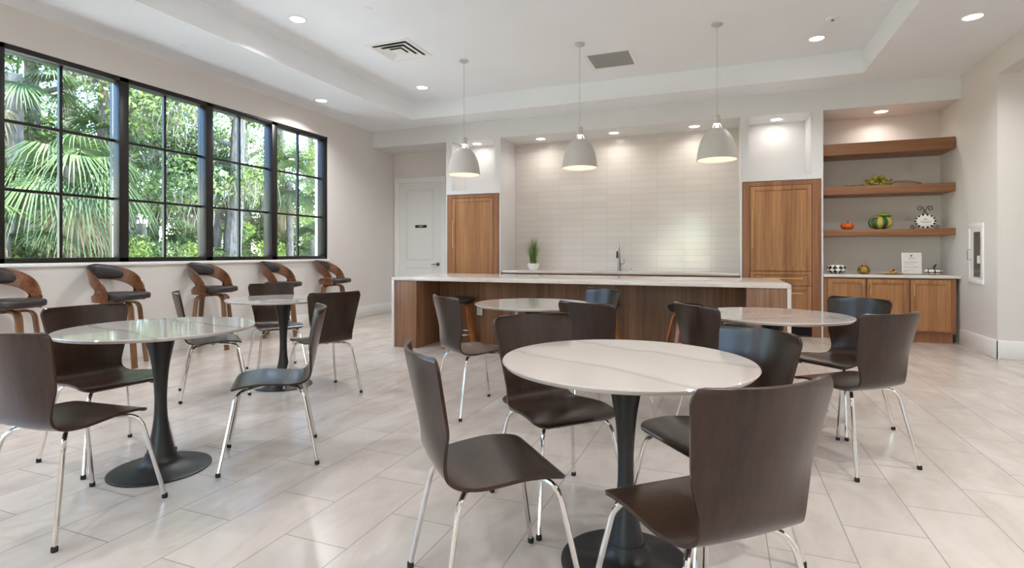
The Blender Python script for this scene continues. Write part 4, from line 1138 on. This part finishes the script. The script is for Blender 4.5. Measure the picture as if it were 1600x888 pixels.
def palm(x, y, zc, label, n=22, plen=.9, flen=.8, r0=.16, dry=4, seed=1, droop=.5):
    r = empty('cabbage_palm', (x, y, -.25)); tag(r, label, 'palm tree', 'palms outside the window')
    rr = random.Random(seed); H_ = zc + .25
    b = MB(); nt_ = 14
    b.tube([(.05 * math.sin(t * 3), .04 * math.cos(t * 2) - .04, H_ * t) for t in np.linspace(0, 1, nt_)], [r0 * (1.1 if k % 2 else .95) * (1.25 if k < 2 else 1) for k in range(nt_)], 12)
    b.build('trunk', M['bark'], r)
    g = MB()
    for k in range(n):
        az = k * 2.399 + rr.uniform(-.2, .2); el = R(75) - R(95) * (k / n) + rr.uniform(-.1, .1)
        frond(g, (0, 0, H_ - .05), az, el, plen * rr.uniform(.8, 1.1), flen * rr.uniform(.85, 1.1), rr, droop)
    g.build('fronds', M['leaf_palm'], r, recalc=False)
    if dry:
        g = MB()
        for k in range(dry): frond(g, (0, 0, H_ - .15), rr.uniform(0, 2 * PI), R(rr.uniform(-60, -35)), plen * .7, flen * .8, rr, .8)
        g.build('dry_fronds', M['leaf_dry'], r, recalc=False)
    return r

def bush(x, y, rx, h, label, mat='leaf_oak', n=2600, size=.06, seed=0):
    r = empty('shrub', (x, y, -.25)); tag(r, label, 'shrub', 'undergrowth outside the window')
    rr = random.Random(seed + int(x * 7)); cs = [(rr.uniform(-rx, rx), rr.uniform(-rx, rx), rr.uniform(.15, h)) for _ in range(16)]
    leaves_mesh('foliage', M[mat], r, cs, [rr.uniform(.3, .55) for _ in cs], n, size)
    b = MB()
    for c in cs[:7]: b.tube([(c[0] * .2, c[1] * .2, 0), (c[0] * .6, c[1] * .6, c[2] * .5), c], [.03, .02, .008], 6)
    b.build('stems', M['bark'], r)
    return r

# palms (photo column, distance plane, crown height row)
for i, (u, X, v, nf, pl, fl, sd_2, lab) in enumerate((
    (112, -10.6, 262, 15, .75, .95, 3, 'large cabbage palm with drooping fans filling the left window unit'),
    (26, -12.0, 118, 14, .75, .8, 5, 'cabbage palm whose fans enter the top left of the window'),
    (5, -11.0, 350, 12, .8, .7, 6, 'low cabbage palm at the lower left corner of the window'),
    (165, -12.6, 225, 13, .7, .75, 13, 'cabbage palm high behind the first window mullion'),
    (222, -13.0, 350, 14, .8, .7, 7, 'low fan palm behind the second window unit, left half'),
    (304, -14.0, 290, 18, .9, .8, 8, 'yellowish fan palm seen in the right half of the second window unit'),
    (338, -13.5, 275, 12, .7, .7, 9, 'fan palm left of the thick grey trunk in the third window unit'),
    (412, -15.0, 305, 16, .9, .8, 10, 'fan palm right of the thick grey trunk in the third window unit'),
    (452, -14.5, 285, 20, 1.0, .95, 11, 'spreading fan palm in the middle of the fourth window unit'),
    (487, -15.0, 375, 12, .7, .7, 12, 'low fan palm at the bottom right of the window'))):
    x, y, z, t = at(u, X, v); palm(x, y, z, lab, nf, pl, fl, .12, 5 if i == 0 else 3 if i in (5, 7) else 1, sd_2, 1.15 if i == 0 else .6)
# oaks
for (u, X, h, r0, cr, lean, mat, nl, lab) in (
    (150, -12.5, 8.5, .17, 2.6, (.03, .05), 'leaf_oak', 6500, 'slender grey oak behind the big palm'),
    (212, -14.0, 9.5, .30, 2.8, (0, -.02), 'leaf_oak', 5200, 'grey mossy oak trunk at the left of the second window unit'),
    (243, -15.5, 9.5, .17, 2.5, (0, .02), 'leaf_oak', 3000, 'slender oak trunk in the middle of the second window unit'),
    (362, -13.0, 9.5, .27, 2.8, (.01, .02), 'leaf_oak', 3600, 'thick pale grey oak trunk in the third window unit'),
    (385, -17.0, 9.0, .30, 3.2, (0, 0), 'leaf_bright', 4200, 'bright leafy oak behind the third window unit'),
    (440, -17.0, 9.0, .25, 3.4, (0, 0), 'leaf_bright', 7000, 'bright leafy oak behind the fourth window unit'),
    (485, -21.0, 9.5, .3, 3.6, (0, 0), 'leaf_oak', 6500, 'leafy oak at the far right of the window'),
    (60, -13.5, 8.5, .2, 3.2, (0, 0), 'leaf_bright', 9000, 'bright sunlit oak filling the upper left window unit'),
    (105, -19.0, 10, .3, 4.0, (0, 0), 'leaf_oak', 8000, 'dense oak far behind the big palm'),
    (5, -16.0, 10, .3, 4.0, (0, 0), 'leaf_oak', 7000, 'dense oak behind the left edge of the window')):
    x, y, z, t = at(u, X); oak(x, y, h, r0, lab, cr, lean, nl, .062, mat)
# undergrowth
k = 0
for u, X, h, mat, lab in ((20, -11.5, 1.5, 'leaf_bright', 'leafy shrub at the lower left of the window'), (70, -11.0, 1.3, 'leaf_oak', 'leafy shrub left of the big palm trunk'), (130, -12.0, 1.6, 'leaf_oak', 'leafy shrub behind the big palm trunk'), (185, -12.5, 1.8, 'leaf_bright', 'leafy shrub behind the first window mullion'),
    (235, -13.5, 1.8, 'leaf_oak', 'dense shrub at the lower left of the second window unit'), (285, -14.0, 2.0, 'leaf_oak', 'dense shrub at the lower right of the second window unit'), (330, -15.0, 2.2, 'leaf_bright', 'bright shrub behind the second mullion'), (395, -16.0, 2.2, 'leaf_oak', 'shrub right of the thick grey trunk'),
    (430, -17.5, 2.2, 'leaf_bright', 'bright shrub behind the third mullion'), (470, -19.0, 2.4, 'leaf_oak', 'shrub low in the fourth window unit'), (500, -20.0, 2.6, 'leaf_bright', 'shrub at the right end of the window'), (40, -18.0, 3.2, 'leaf_oak', 'tall shrub far behind the left window unit'), (160, -19.0, 3.2, 'leaf_oak', 'tall shrub far behind the first mullion'),
    (260, -21.0, 3.2, 'leaf_bright', 'tall shrub far behind the second window unit'), (350, -23.0, 3.2, 'leaf_oak', 'tall shrub far behind the third window unit')):
    x, y, z, t = at(u, X); bush(x, y, 1.3, h, lab, mat, 7000, .052, k); k += 1
# trees that the second window and the glazed door look out on
for x, y, m_ in ((-19, 1.5, 'leaf_oak'), (-21, -4.5, 'leaf_bright'), (-4, -11, 'leaf_oak'), (1, -12, 'leaf_bright')):
    oak(x, y, 7.5, .2, {-19: 'leafy oak outside the second window, nearest', -21: 'bright leafy oak outside the second window, furthest back', -4: 'leafy oak outside the glazed door, left', 1: 'bright leafy oak outside the glazed door, right'}[x], 3.2, (0, 0), 4500, .11, m_, moss=False)
gp_ = MB().box(-10.3, XL - .27, -12, 14, -.249, -.235).build('ground_bounce_strip', plain('pale_bounce', (232, 231, 230), .9)); struct(gp_)  # pale reflector below the sill, added to bounce sunlight up onto the ceiling
g2 = MB().box(XL - .27, 30, -30, YBACK - .2, -.35, -.05).build('ground_terrace', M['ground']); struct(g2)
